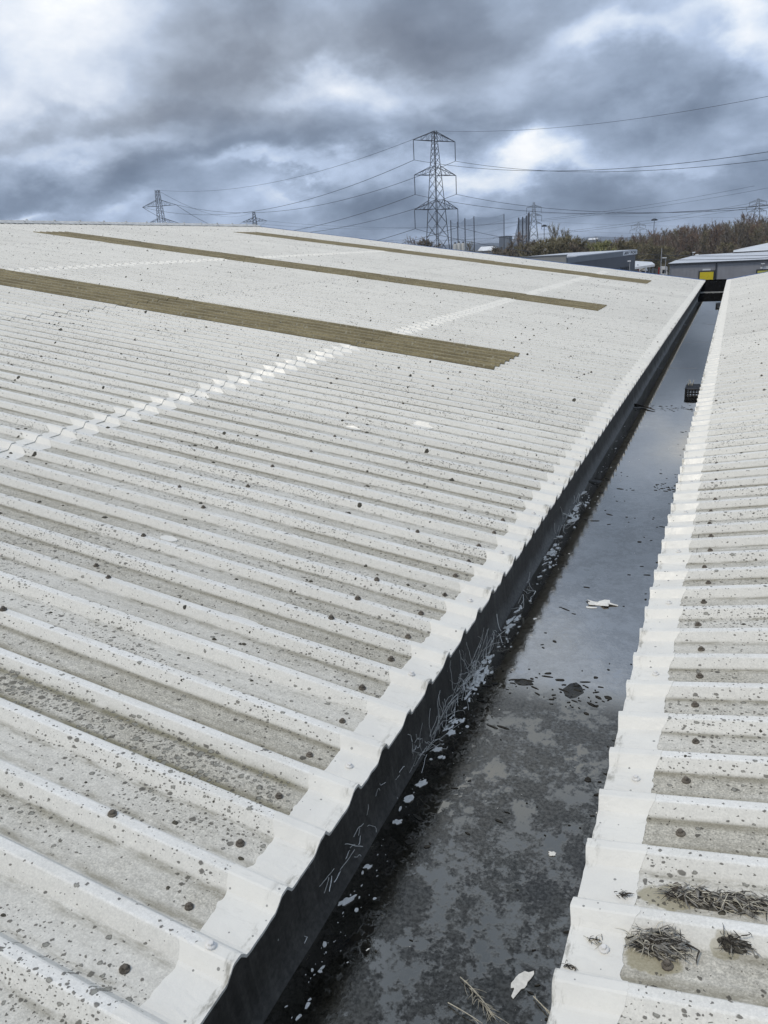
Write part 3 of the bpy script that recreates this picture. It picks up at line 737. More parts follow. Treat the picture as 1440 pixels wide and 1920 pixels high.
# dark leaf litter and silt on the water
M_litter = plain('rotten_leaf_litter', (.028, .025, .019), .85, .4, 60)
mb = MB()
for i in range(900):
    u = rf.random()
    if u < .45: y = rf.uniform(1.3, 9); x = -.22 - abs(rf.gauss(0, .05))
    elif u < .8: j = rf.choice(JY[:3]); y = j + rf.gauss(0, .10); x = rf.uniform(-.97, -.22)
    else: y = rf.uniform(1.3, 7); x = rf.uniform(-.9, -.22)
    if mn.noise(Vector((x*5, y*3, 12))) < -.05: continue
    blob(mb, (x, y, ZW + .0025), .003 + .012*rf.random()**3, rf.uniform(1, 2.4), rf.uniform(-.6, .6), .002, 6, .6)
tag(mb.build('leaf_litter', M_litter), 'dark rotten leaf scraps floating along the gutter', 'leaf litter', kind='stuff')

M_straw = plain('dry_straw', (.50, .46, .36), .8, .25, 60)
M_straw2 = plain('grey_feather', (.24, .225, .195), .85, .3, 60)
M_twig = plain('dark_twig', (.045, .038, .03), .9, .3, 60)
def stalk(mb, a, b, r_=.0016, bend=.02):
    a, b = Vector(a), Vector(b); mid = (a + b)/2 + Vector((rf.uniform(-1, 1), rf.uniform(-1, 1), rf.uniform(.2, 1)))*bend
    pts = [a*(1-t)**2 + mid*2*t*(1-t) + b*t*t for t in (0, .25, .5, .75, 1)]
    mb.tube(pts, [r_, r_, r_*.9, r_*.7, r_*.35], 4)
for (segs, lab) in ((((863, 1832), (930, 1912)), 'frayed pale feather lying across the gutter muck at the bottom'), (((1000, 1868), (1042, 1912)), 'short pale straw stalks beside the right eave at the bottom of the gutter'), (((840, 1880), (905, 1919)), 'thin pale grass stems at the bottom edge of the gutter')):
    a, b = on_z(*segs[0], ZW + .006), on_z(*segs[1], ZW + .006); mb = MB()
    stalk(mb, a, b, .0014, .012)
    dv = (b - a)
    for i in range(34 if 'feather' in lab else 5):
        f = rf.uniform(.1, .9); c_ = a + dv*f; e = c_ + dv*rf.uniform(.1, .3) + Vector((rf.uniform(-.04, .04), rf.uniform(-.02, .02), .002)); stalk(mb, c_, e, .0006, .006)
    tag(mb.build('feather' if 'feather' in lab else 'straw', M_straw), lab, 'feather' if 'feather' in lab else 'straw')

# black plastic leaf baskets over the outlets
M_plastic = plain('black_plastic', (.014, .014, .015), .45, .2, 20)
def basket(cx, cy, w_, l_, h_, name, lab):
    e = tag(empty(name, (cx, cy, ZW - .02)), lab, 'basket', 'leaf baskets over the gutter outlets')
    rr = .05
    def ring(z, g=0.0):
        pts = []
        for (sx, sy, a0) in ((1, 1, 0), (-1, 1, 90), (-1, -1, 180), (1, -1, 270)):
            for a in (0, 30, 60, 90):
                an = rad(a0 + a); pts.append(Vector((cx + sx*(w_/2 - rr - g) + rr*math.cos(an), cy + sy*(l_/2 - rr - g) + rr*math.sin(an), z)))
        return pts
    z0 = ZW - .01
    for (z, r_, nm) in ((z0 + .01, .009, 'bottom_rim'), (z0 + h_*.45, .006, 'hoop'), (z0 + h_ - .012, .011, 'top_rim')):
        mb = MB(); p_ = ring(z); mb.tube(p_ + [p_[0]], r_, 5, False); mb.build(nm, M_plastic, e, True)
    p0, p1 = ring(z0), ring(z0 + h_ - .01); n_ = 34
    def along(pl_, f):
        L_ = len(pl_); x = f*L_; i_ = int(x) % L_; return pl_[i_].lerp(pl_[(i_+1) % L_], x - int(x))
    tot = [0]
    for i in range(16): tot.append(tot[-1] + (p0[(i+1) % 16] - p0[i]).length)
    for i in range(n_):
        d_ = tot[-1]*i/n_; s_ = max(j for j in range(16) if tot[j] <= d_); f = (d_ - tot[s_])/max(1e-6, tot[s_+1] - tot[s_])
        a = p0[s_].lerp(p0[(s_+1) % 16], f); b = p1[s_].lerp(p1[(s_+1) % 16], f)
        mb = MB(); mb.tube([a, b], .0085, 4); mb.build('slat', M_plastic, e)
    for i in range(7):
        y = cy - l_/2 + l_*(i + .5)/7; mb = MB(); mb.box(cx - w_/2 + .01, cx + w_/2 - .01, y - .012, y + .012, z0 + h_ - .016, z0 + h_ - .004); mb.build('lid_slat', M_plastic, e)
    return e
basket(-.315, 10.75, .30, .36, .105, 'leaf_basket', 'black slatted plastic basket standing in the water beside the right eave')
basket(-.29, 24.6, .26, .36, .10, 'leaf_basket', 'small black basket at the far end of the gutter before the membrane')
mb = MB(); p_ = Vector((-.42, 10.85, ZW + .09))
for i in range(9): stalk(mb, p_ + Vector((rf.uniform(-.04, .04), rf.uniform(-.05, .05), 0)), p_ + Vector((rf.uniform(-.04, .06), rf.uniform(-.05, .05), rf.uniform(.03, .09))), .003, .01)
tag(mb.build('plant_tuft', M_straw), 'pale dry tuft caught on the rim of the nearer black basket', 'plant tuft')
# dark stick lodged against the joint
mb = MB(); stalk(mb, on_z(1190, 758, ZW + .01), on_z(1228, 769, ZW + .01), .012, .02); tag(mb.build('stick', M_twig), 'dark stick lodged on the gutter joint below the nearer basket', 'stick')

# ------------------------------------------------------------------ nest debris on the right slope
def rpt(px, py, n=.004):
    r = ray(px, py); tn = math.tan(AL); t_ = (ZR - CZ - XR*tn + n)/(r.z - r.x*tn); q_ = r*t_; return (q_.x - XR)/ca, q_.y
def clump(px, py, ls, ly, n_, lab, name, rL=.05, mats=(M_straw2,), zt=.02):
    s0, y0_ = rpt(px, py); e = tag(empty(name, surf('R', s0, y0_, 0)), lab, 'nest debris', 'clumps of nest debris on the right roof')
    subs = [(rf.uniform(-.7, .7)*ls, rf.uniform(-.6, .6)*ly, rf.uniform(.35, .6)) for _ in range(7)]
    if ls > .03:                                  # matted base under the loose pieces
        mb = MB()
        for (ds, dy_, f) in subs:
            n = 14; vs = []; ph = rf.uniform(0, 90)
            for lay, (rr, hh_) in enumerate(((1.0, .001), (.75, .45), (.35, .8))):
                for j in range(n):
                    an = 2*math.pi*j/n; q_ = rr*(1 + .55*mn.noise(Vector((math.cos(an)*2, math.sin(an)*2, ph + lay*.4))))
                    yy_ = y0_ + dy_ + math.sin(an)*q_*ly*f; vs.append(surf('R', s0 + ds + math.cos(an)*q_*ls*f*1.1, yy_, prof(yy_, YR0) + .002 + zt*.28*hh_*(1 + .5*rf.uniform(-1, 1))))
            mb.add(vs, [(l*n+j, l*n+(j+1) % n, (l+1)*n+(j+1) % n, (l+1)*n+j) for l in range(2) for j in range(n)] + [tuple(range(2*n, 3*n))])
        mb.build('matted_base', M_mat, e)
    for mi, (m_, nm, share) in enumerate(mats):
        mb = MB()
        for i in range(int(n_*share)):
            ds, dy_, f = rf.choice(subs); s = s0 + ds + rf.gauss(0, ls*.3); y = y0_ + dy_*.8 + rf.gauss(0, ly*.26); L_ = rL*rf.uniform(.25, 1.0)**1.3
            a_ = rf.choice((rf.gauss(0, .5), rf.uniform(-3.1, 3.1)))
            z = .003 + abs(rf.gauss(0, zt*.5))
            pa = surf('R', s, y, prof(y, YR0) + z); y2 = y + L_*math.sin(a_)*.75; s2 = s + L_*math.cos(a_)
            pb_ = surf('R', s2, y2, prof(y2, YR0) + max(.003, z*.6 + rf.uniform(-.006, .008)))
            if nm == 'feathers':
                d_ = (pb_ - pa); w_ = Vector((-d_.y, d_.x, rf.uniform(-.3, .3)*d_.length)).normalized()*L_*rf.uniform(.04, .10); md = pa.lerp(pb_, .45)
                mb.add([pa, md + w_ + Vector((0, 0, .002)), pb_, md - w_, md + Vector((0, 0, .003))], [(0, 4, 1), (1, 4, 2), (2, 4, 3), (3, 4, 0)])
            else: stalk(mb, pa, pb_, rf.uniform(.0005, .0013), .010)
        tag(mb.build(nm, m_, e), kind='stuff')
    return e
M_mat = plain('matted_droppings', (.10, .092, .074), .95, .5, 90, .9, 160)
mix3 = ((M_straw2, 'feathers', .5), (M_straw, 'straws', .28), (M_twig, 'twigs', .45))
clump(1228, 1775, .055, .038, 330, 'matted clump of grey feathers and straw round a bolt on the right roof', 'nest_clump', .05, mix3, .03)
clump(1370, 1696, .14, .028, 460, 'long heap of twigs and straw lying in a trough at the right edge', 'nest_clump', .06, mix3, .028)
clump(1378, 1781, .035, .014, 60, 'small dark wad of twigs right of the matted clump', 'nest_clump', .035, ((M_twig, 'twigs', .8), (M_straw2, 'feathers', .3)), .02)
clump(1120, 1768, .022, .016, 26, 'few thin brown wisps on the white coating at the front right eave', 'nest_clump', .03, ((M_twig, 'twigs', .5), (M_straw, 'straws', .5)), .008)
clump(1166, 1682, .010, .02, 22, 'upright black shred stuck on the white coating of the right eave', 'nest_clump', .025, ((M_twig, 'twigs', 1.0),), .015)
clump(1068, 1812, .018, .008, 26, 'brown wisps hanging at the lip of the right eave', 'nest_clump', .03, ((M_twig, 'twigs', .6), (M_straw2, 'feathers', .4)), .008)
mb = MB(); s0, y0_ = rpt(1262, 1770); stalk(mb, surf('R', s0, y0_, .02), surf('R', s0 + .06, y0_ - .015, .012), .003, .01); stalk(mb, surf('R', s0 + .06, y0_ - .015, .012), surf('R', s0 + .055, y0_ - .05, .006), .0022, .006)
tag(mb.build('twig', M_twig), 'bent dark twig sticking out of the matted clump on the right roof', 'twig')

# ------------------------------------------------------------------ ground beyond the building
def gz(x, y):                                   # a low rise carries the wood on the right
    f = lambda v, a, b: max(0, min(1, (v - a)/(b - a)))
    s1 = f(x, -60, 40); s2 = f(y, 285, 380); s1 = s1*s1*(3-2*s1); s2 = s2*s2*(3-2*s2)
    return 4.0*s1*s2
def ground_mat():
    m = bpy.data.materials.new('rough_ground'); m.use_nodes = True; t = m.node_tree; q = NT(t)
    b = t.nodes['Principled BSDF']; g = q.new('ShaderNodeNewGeometry'); pos = g.outputs['Position']
    n1 = q.noise(pos, .02, 6, .6); n2 = q.noise(pos, .6, 5, .6)
    c = q.mix(q.ss(n1, .4, .6), (.075, .085, .04), (.10, .09, .06)); c = q.mix(q.ss(n2, .4, .7, 0, .5), c, (.05, .05, .035))
    q.put(b.inputs['Base Color'], c); b.inputs['Roughness'].default_value = .95; return m
mb = MB(); gx = [-9000, -3000, -1200, -600, -300] + list(range(-200, 210, 20)) + [300, 600, 1200, 3000, 9000]; gy = [-3000, -300, 0, 150, 240, 270] + list(range(285, 480, 15)) + [560, 700, 1000, 1600, 3000, 6000, 12000]
vs = [(x, y, gz(x, y)) for y in gy for x in gx]; nx = len(gx)
mb.add(vs, [(j*nx+i, j*nx+i+1, (j+1)*nx+i+1, (j+1)*nx+i) for j in range(len(gy)-1) for i in range(nx-1)])
tag(mb.build('ground', ground_mat(), smooth=True), 'rough grassy ground beyond the factory', 'ground', kind='structure')
M_asph = plain('yard_asphalt', (.055, .055, .056), .9, .2, .4, .3, 20)
mb = MB(); mb.quad((-70, 34, .012), (60, 34, .012), (60, 268, .012), (-70, 268, .012)); tag(mb.build('yard', M_asph), 'grey asphalt yard beyond the factory roof', 'yard', kind='structure')
M_hill = plain('far_moor', (.05, .058, .07), 1.0, .15, .002)
mb = MB(); n_ = 90; vs = []
for i in range(n_+1):
    a = rad(-55 + 80*i/n_); R_ = 5600
    h_ = min(68, 24 + 50*max(0, mn.noise(Vector((i*.09, 2, 1)))+.25) + 30*mn.noise(Vector((i*.3, 5, 1))))
    vs += [(R_*math.sin(a), R_*math.cos(a), -.4), (R_*1.1*math.sin(a), R_*1.1*math.cos(a), max(15, h_)), (R_*1.5*math.sin(a), R_*1.5*math.cos(a), -.4)]
mb.add(vs, [(i*3+j, (i+1)*3+j, (i+1)*3+j+1, i*3+j+1) for i in range(n_) for j in range(2)])
tag(mb.build('hills', M_hill, smooth=True), 'low blue grey hills on the far horizon', 'hills', kind='structure')

# ------------------------------------------------------------------ grey warehouse with yellow doors
M_clad = plain('grey_cladding', (.285, .285, .300), .55, .06, .5)
M_whroof = plain('pale_metal_roof', (.52, .54, .57), .55, .06, .3)
M_whroof2 = plain('paler_metal_roof', (.62, .64, .66), .55, .05, .3)
M_dark = plain('dark_trim', (.03, .032, .036), .5, .1, 1)
M_yel = plain('yellow_shutter', (.70, .56, .012), .5, .06, 2)
M_sign = plain('white_sign', (.74, .75, .75), .5, .04, 3)
M_board = plain('white_sign_board', (.86, .86, .85), .5, .03, 3)
M_ink = plain('grey_lettering', (.02, .02, .024), .5, .05, 3)
M_pole = plain('galvanised_pole', (.33, .34, .35), .5, .1, 2)
WY = 240.0
wl = on_y(1253, 494, WY); wr_x = 34.0; EZ = wl.z
wh = tag(empty('warehouse', (wl.x, WY, 0)), 'grey clad warehouse with pale roof and yellow shutter doors beyond the gutter', 'warehouse')
mb = MB(); mb.box(wl.x + .5, wr_x, WY + .3, WY + 30, 0, EZ - .15); mb.build('wall', M_clad, wh)
mb = MB()
nb = int((wr_x - wl.x - 1)/1.0)
for i in range(nb):
    x = wl.x + .8 + i*1.0; mb.box(x, x + .07, WY + .22, WY + .3, .1, EZ - .3)
tag(mb.build('cladding_rib', M_clad, wh), kind='stuff')
rl = on_y(1305, 478, WY + 16)
mb = MB(); mb.add([(wl.x, WY, EZ), (wr_x, WY, EZ), (wr_x, WY + 16, rl.z + .3), (rl.x, WY + 16, rl.z), (wl.x + .2, WY, EZ - .25), (wr_x, WY, EZ - .25), (wr_x, WY + 16, rl.z - .2), (rl.x, WY + 16, rl.z - .25), (wl.x, WY + 31, EZ), (wr_x, WY + 31, EZ)],
    [(0, 1, 2, 3), (0, 4, 5, 1), (0, 3, 7, 4), (4, 7, 6, 5), (3, 2, 9, 8), (0, 8, 3)]); mb.build('roof', M_whroof, wh)
r2 = on_y(1375, 470, WY + 18)
mb = MB(); mb.add([(r2.x, WY + 15, r2.z - .35), (wr_x, WY + 15, r2.z - .2), (wr_x, WY + 30, r2.z + 3.2), (r2.x + 14, WY + 30, r2.z + 2.3), (r2.x, WY + 45, r2.z - .3), (wr_x, WY + 45, r2.z)], [(0, 1, 2, 3), (3, 2, 5, 4), (0, 3, 4)])
mb.build('upper_roof', M_whroof2, wh)
mb = MB(); mb.box(wl.x - .1, wr_x, WY - .22, WY - .02, EZ - .42, EZ - .08); mb.build('gutter', M_dark, wh)
dp = on_y(1343, 500, WY).x; mb = MB(); mb.tube([(dp, WY + .1, 0), (dp, WY + .1, EZ - .2)], .17, 8); mb.build('downpipe', M_dark, wh)
mb = MB(); mb.box(wl.x + .45, wl.x + .62, WY + .12, WY + .35, 0, EZ - .3); mb.build('corner_trim', M_pole, wh)
def shutter(pxl, pxr, pyt, mat):
    a, b = on_y(pxl, pyt, WY), on_y(pxr, pyt, WY); zt = a.z
    mb = MB(); mb.box(a.x - .35, b.x + .35, WY + .08, WY + .24, 0, zt + .38)
    fr = mb.build('door_frame', M_dark, wh)
    n_ = 12; door = MB().box(a.x, b.x, WY + .05, WY + .075, 0, zt).build('shutter_door', mat, wh)
    for i in range(n_):
        z = zt*(i + .5)/n_; s_ = MB().box(a.x + .02, b.x - .02, WY + .02, WY + .05, z - zt/n_*.46, z + zt/n_*.40).build('slat', mat, door)
shutter(1312.5, 1338, 510.5, M_yel)
M_yel2 = plain('pale_yellow_shutter', (.52, .50, .10), .5, .06, 2)
shutter(1420.5, 1452, 508, M_yel2)
def wsign(pxl, pxr, pyt, pyb, chars):
    a, b = on_y(pxl, pyt, WY), on_y(pxr, pyb, WY)
    s_ = MB().box(a.x, b.x, WY + .16, WY + .21, b.z, a.z).build('sign', M_sign, wh)
    w_ = (b.x - a.x - .3)/chars; mb = MB()
    for i in range(chars): mb.box(a.x + .15 + i*w_, a.x + .15 + (i + .62)*w_, WY + .15, WY + .157, b.z + (a.z - b.z)*.3, b.z + (a.z - b.z)*.7)
    tag(mb.build('lettering', plain('faded_lettering', (.42, .43, .45), .6), s_), kind='stuff')
wsign(1317.5, 1332, 504.5, 507.8, 7)
wsign(1431.5, 1446, 500, 504, 7); wsign(1426, 1429.8, 500.6, 504, 1)
for (px, py) in ((1430.5, 494.5), (1307, 477.5)):
    p_ = on_y(px, py, WY - .3 if px > 1400 else WY + 16)
    mb = MB(); mb.box(p_.x - .45, p_.x + .45, p_.y - .25, p_.y + .25, p_.z - .08, p_.z + .12); mb.tube([(p_.x, p_.y, p_.z), (p_.x, p_.y + .3, p_.z - 1.0)], .06, 5); mb.build('flood_lamp', M_sign, wh)

# ------------------------------------------------------------------ office block with the company sign
M_boc1 = plain('blue_grey_fascia', (.19, .205, .225), .5, .05, .4)
M_boc2 = plain('slate_grey_cladding', (.085, .09, .105), .5, .06, .4)
M_boc3 = plain('pale_end_cladding', (.27, .27, .26), .6, .06, .4)
M_glass = plain('dark_window_glass', (.012, .014, .018), .08, .1, .5, spec=.8)
A = at(1192, 467, 190); ZT = A.z
Bc = at(1063, 481, 142); B = Vector((Bc.x, Bc.y, 0))
A0 = Vector((A.x, A.y, 0)); dirf = (A0 - B).normalized(); Lf = (A0 - B).length; nrm = Vector((dirf.y, -dirf.x, 0))      # facade looks to the right
boc = tag(empty('office_block', (A.x, A.y, 0)), 'slate grey office block with a white company sign on its fascia', 'office building')
def fbox(mb, t0, t1, n0, n1, z0, z1):
    c_ = B + dirf*(t0 + t1)/2 + nrm*(n0 + n1)/2; return mb.obox(c_, dirf, nrm, (t1 - t0)/2, (n1 - n0)/2, z0, z1)
fa_h = ZT - at(1190, 477.5, 190).z
fbox(MB(), 0, Lf, -16, 0, 0, ZT - fa_h).build('wall', M_boc2, boc)
fbox(MB(), 0.003, Lf + .04, -16.02, .12, ZT - fa_h, ZT - .25).build('fascia', M_boc1, boc)
fbox(MB(), 5.0, Lf + .12, -16.1, .2, ZT - .25, ZT - .08).build('parapet_coping', M_whroof, boc)
nm2 = -dirf
endw = Vector((-nrm.x, -nrm.y, 0))
ezt = at(1063, 478.5, 142).z
e_ = MB(); c_ = B + endw*17 - dirf*.25; e_.obox(c_, endw, dirf, 17, .2, 0, ezt); e_.build('end_wall', M_boc3, boc)
MB().obox(c_, endw, dirf, 17.1, .3, ezt, ezt + .12).build('end_coping', M_boc1, boc)
ztop = at(1176, 496.5, 184).z; wz = [(at(1160, 492, 180).z)]
for (pl_, pr_) in ((1164, 1179), (1140, 1159.5), (1124, 1136), (1110, 1119), (1092, 1103)):
    def tpos(px):                                   # where this sight line meets the facade
        r = ray(px, 495); r = Vector((r.x, r.y, 0)); d_ = r.normalized()
        den = d_.x*dirf.y - d_.y*dirf.x; u = (B.x*dirf.y - B.y*dirf.x)/den; q_ = d_*u; return (q_ - B).dot(dirf)
    t0, t1 = tpos(pl_), tpos(pr_); zt = ZT - fa_h - 2.35
    w_ = fbox(MB(), t0, t1, -.05, .04, zt - 2.6, zt).build('window', M_glass, boc)
    fbox(MB(), t0 - .12, t1 + .12, -.02, .10, zt, zt + .25).build('head', M_dark, w_)
    n_ = 4
    for i in range(n_ + 1):
        tt = t0 + (t1 - t0)*i/n_; fbox(MB(), tt - .06, tt + .06, -.02, .09, zt - 2.6, zt).build('mullion', M_dark, w_)
    fbox(MB(), t0, t1, -.02, .085, zt - 1.0, zt - .88).build('transom', M_dark, w_)
# the sign: white board, three slanted bars, three letters
t0, t1 = Lf - 9.6, Lf - .15
def sgn_pt(t_, z, n=.2): q_ = B + dirf*t_ + nrm*n; return (q_.x, q_.y, z)
tl = tpos(1166); tr = tpos(1192.3)
zt, zb = ZT - .20, ZT - fa_h + .12
sg = fbox(MB(), tl, tr, .13, .19, zb, zt).build('sign', M_board, boc)
W_ = tr - tl; hs = zt - zb
for i, cc in enumerate(((.045, .046, .052), (.14, .14, .15), (.33, .33, .34))):
    x0 = tl + W_*(.06 + .11*i); mb = MB(); sl = W_*.10; bw = W_*.085
    mb.add([sgn_pt(x0, zb + hs*.2), sgn_pt(x0 + bw, zb + hs*.2), sgn_pt(x0 + bw + sl, zb + hs*.8), sgn_pt(x0 + sl, zb + hs*.8), sgn_pt(x0, zb + hs*.2, .185), sgn_pt(x0 + bw, zb + hs*.2, .185), sgn_pt(x0 + bw + sl, zb + hs*.8, .185), sgn_pt(x0 + sl, zb + hs*.8, .185)], [(0, 1, 2, 3), (0, 4, 5, 1), (1, 5, 6, 2), (2, 6, 7, 3), (3, 7, 4, 0)])
    mb.build('logo_bar', plain('logo_grey', cc, .5), sg)
fc = bpy.data.curves.new('lettering', 'FONT'); fc.body = 'BOC'; fc.size = 1.0; fc.extrude = .004; fc.offset = .045
fo = bpy.data.objects.new('lettering_source', fc); col.objects.link(fo); bpy.context.view_layer.update()
me = bpy.data.meshes.new_from_object(fo.evaluated_get(bpy.context.evaluated_depsgraph_get())); bpy.data.objects.remove(fo)
xs = [v.co.x for v in me.vertices]; ys_ = [v.co.y for v in me.vertices]
lx = W_*.44/(max(xs) - min(xs)); ly = hs*.66/(max(ys_) - min(ys_))
for v in me.vertices:
    q_ = B + dirf*(tl + W_*.52 + (v.co.x - min(xs))*lx) + nrm*(.197 + v.co.z); v.co = (q_.x, q_.y, zb + hs*.17 + (v.co.y - min(ys_))*ly)
me.materials.clear(); me.materials.append(M_ink); link('lettering', me, sg)
# low pale lean-to beside it
cn = tag(empty('canopy', at(1210, 495, 215)), 'pale low canopy roof between the office block and the trucks', 'canopy')
a, b = at(1190, 489, 222), at(1222, 491, 222); c1, d1 = at(1190, 501, 210), at(1228, 495.5, 210)
mb = MB(); mb.add([a, b, d1, c1, a - Vector((0, 0, .3)), b - Vector((0, 0, .3)), d1 - Vector((0, 0, .5)), c1 - Vector((0, 0, .5))], [(0, 1, 2, 3), (4, 7, 6, 5), (0, 4, 5, 1), (1, 5, 6, 2), (2, 6, 7, 3), (3, 7, 4, 0)]); mb.build('roof', M_whroof2, cn)
for (px, rg_) in ((1196, 212), (1224, 212), (1218, 221)):
    p_ = at(px, 497, rg_); MB().tube([(p_.x, p_.y, 0), (p_.x, p_.y, p_.z + .2)], .12, 6).build('post', M_pole, cn)

# ------------------------------------------------------------------ lorries parked in the yard
M_red = plain('red_paint', (.42, .035, .02), .45, .1, 2); M_cab = plain('white_cab', (.72, .72, .71), .4, .05, 2); M_load = plain('grey_cylinder_load', (.10, .105, .105), .7, .3, 3); M_tyre = plain('tyre', (.015, .015, .015), .9)
def lorry(px, py, rng, ang, lab):
    p_ = at(px, py, rng); e = tag(empty('lorry', (p_.x, p_.y, .02)), lab, 'lorry', 'lorries in the yard')
    z0 = .02; kz = (p_.z - z0)/3.2; dx_, dy_ = Vector((math.cos(ang), math.sin(ang), 0)), Vector((-math.sin(ang), math.cos(ang), 0)); c0 = Vector((p_.x, p_.y, 0))
    def bx(t0, t1, w0, w1, h0, h1): return MB().obox(c0 + dx_*(t0+t1)/2 + dy_*(w0+w1)/2, dx_, dy_, (t1-t0)/2, (w1-w0)/2, z0 + h0*kz, z0 + h1*kz)
    cab = MB(); prof_ = [(-1.1, .6), (1.0, .6), (1.15, 1.4), (.95, 2.5), (.6, 3.1), (-1.1, 3.15)]
    vs = [(*(c0 + dx_*a_ + dy_*w_).xy, z0 + h_*kz) for w_ in (-1.2, 1.2) for (a_, h_) in prof_]
    cab.add(vs, [tuple(range(6)), tuple(range(11, 5, -1))] + [(j, 6+j, 6+(j+1) % 6, (j+1) % 6) for j in range(6)]); cab_o = cab.build('cab', M_cab, e)
    bx(-.4, .75, -1.22, -1.205, 1.75, 2.5).build('side_window', M_glass, cab_o); bx(-.4, .75, 1.205, 1.22, 1.75, 2.5).build('side_window', M_glass, cab_o)
    bx(.99, 1.06, -1.0, 1.0, 1.7, 2.35).build('windscreen', M_glass, cab_o)
    bx(-8.0, -1.2, -1.15, 1.15, .75, 1.15).build('chassis', M_red, e); bx(-1.55, -1.3, -1.2, 1.2, 1.15, 3.0).build('headboard', M_red, e)
    for i in range(6): bx(-7.9 + i*1.06, -7.0 + i*1.06, -1.1, 1.1, 1.16, 2.75 - .1*(i % 2)).build('cylinder_cage', M_load, e)
    for t_ in (.2, -3.2, -6.2):
        for w_ in (-1.12, 1.12):
            c_ = c0 + dx_*t_ + dy_*w_; mb = MB(); mb.tube([c_ - dy_*.15 + Vector((0, 0, z0 + .55)), c_ + dy_*.15 + Vector((0, 0, z0 + .55))], .55, 12); mb.build('wheel', M_tyre, e)
    return e
lorry(1246, 499, 264, rad(-4), 'white cabbed lorry with red flatbed parked left of the grey warehouse')
lorry(1207, 501, 262, rad(-8), 'white and red lorry half hidden under the canopy beside the office block')

def street_lamp(px, py, rng, lab, arm=1.2, h=8.0, sgn_=-1):
    p_ = at(px, py, rng); e = tag(empty('street_lamp', (p_.x, p_.y, 0)), lab, 'street lamp', 'lamp posts in the yard')
    MB().tube([(p_.x, p_.y, 0), (p_.x, p_.y, p_.z)], [.14, .09], 7).build('pole', M_pole, e)
    MB().box(p_.x - (arm if sgn_ < 0 else .2), p_.x + (.2 if sgn_ < 0 else arm), p_.y - .18, p_.y + .18, p_.z - .06, p_.z + .16).build('lamp_head', M_sign, e)
street_lamp(1181, 490, 172, 'slim lamp post in front of the office block windows', .45)
street_lamp(1248.5, 483.5, 228, 'lamp post with flat head standing over the lorry cab', .9)
street_lamp(1299.5, 473.5, 262, 'lamp post rising behind the warehouse roof corner', .6, sgn_=1)
p_ = at(1241, 466, 235); MB().tube([(p_.x, p_.y, 0), (p_.x, p_.y, p_.z)], [.16, .11], 7).build('pole_source', M_pole)
o = bpy.data.objects['pole_source']; o.name = 'timber_pole'; tag(o, 'plain tall pole left of the warehouse in front of the trees', 'pole')

# ------------------------------------------------------------------ lattice pylons and their wires
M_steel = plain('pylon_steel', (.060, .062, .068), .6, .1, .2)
M_steel_far = plain('hazed_pylon_steel', (.20, .215, .24), .6, .1, .2)  # distance haze put into a paler steel colour for the faint far pylons
M_ins = plain('insulator', (.10, .11, .13), .4, .1, 1)
M_wire = plain('aluminium_conductor', (.055, .058, .065), .5, .05, .1)
def pylon(px, rng, levels, top_z, arm_dir, base_half, waist, tip_half, half_arm, ins_len, lab, name='pylon', r0=.13, mat=None, tension=False, group='lattice pylons', parts=True):
    mat = mat or M_steel
    c = at(px, 470, rng); c = Vector((c.x, c.y, 0)); ax = Vector((*arm_dir, 0)).normalized(); ay = Vector((-ax.y, ax.x, 0))
    e = tag(empty(name, c), lab, 'pylon', group)
    def half(z):
        zw_ = levels[-1][0]
        if z <= zw_: return base_half + (waist - base_half)*z/zw_
        return waist + (tip_half - waist)*(z - zw_)/(top_z - zw_)
    P_ = lambda sx, sy, z: c + ax*sx*half(z) + ay*sy*half(z) + Vector((0, 0, z))
    body = MB(); zs = [0]; 
    while zs[-1] < top_z - 1.0:
        zs.append(min(top_z, zs[-1] + max(1.6, 1.75*half(zs[-1]))))
    for (sx, sy) in ((1,1),(1,-1),(-1,1),(-1,-1)): body.tube([P_(sx, sy, z) for z in zs], [r0*(1.25 - .5*z/top_z) for z in zs], 4)
    for a, b in zip(zs, zs[1:]):
        for (s1, s2) in (((1,1),(1,-1)), ((1,-1),(-1,-1)), ((-1,-1),(-1,1)), ((-1,1),(1,1))):
            body.tube([P_(*s1, a), P_(*s2, b)], r0*.55, 3, False); body.tube([P_(*s2, a), P_(*s1, b)], r0*.55, 3, False)
    body.build('body', mat, e); hang = []
    for li, (z, hl) in enumerate(levels):
        for sg_ in (1, -1):
            arm = MB(); tip = c + ax*sg_*hl + Vector((0, 0, z)); rise = hl*.30
            for sy in (1, -1):
                lo, up = P_(sg_, sy, z), P_(sg_, sy, z + rise); arm.tube([lo, tip], r0*.8, 4); arm.tube([up, tip], r0*.8, 4)
                for f in (.3, .6): arm.tube([lo.lerp(tip, f), up.lerp(tip, f)], r0*.45, 3); arm.tube([lo.lerp(tip, f), up.lerp(tip, f - .3)], r0*.45, 3)
            for f in (0, .35, .65): arm.tube([P_(sg_, 1, z).lerp(tip, f), P_(sg_, -1, z).lerp(tip, f)], r0*.45, 3)
            ao = arm.build('cross_arm', mat, e)
            if tension: bot = tip.copy(); hang.append((li, sg_, bot))
            else:
                bot = tip - Vector((0, 0, ins_len)); ins = MB(); ins.tube([tip, bot], .13 if r0 < .2 else r0*.8, 6)
                if rng < 500:
                    for i in range(9): q_ = tip.lerp(bot, (i + 1)/10); ins.lathe((q_.x, q_.y, q_.z - .06), [(.10, 0), (.24, .04), (.10, .12)], 6)
                ins.build('insulator', M_ins, ao); hang.append((li, sg_, bot))
    return c, hang, c + Vector((0, 0, top_z)), ax
def zpx(px, py, rng): return at(px, py, rng).z
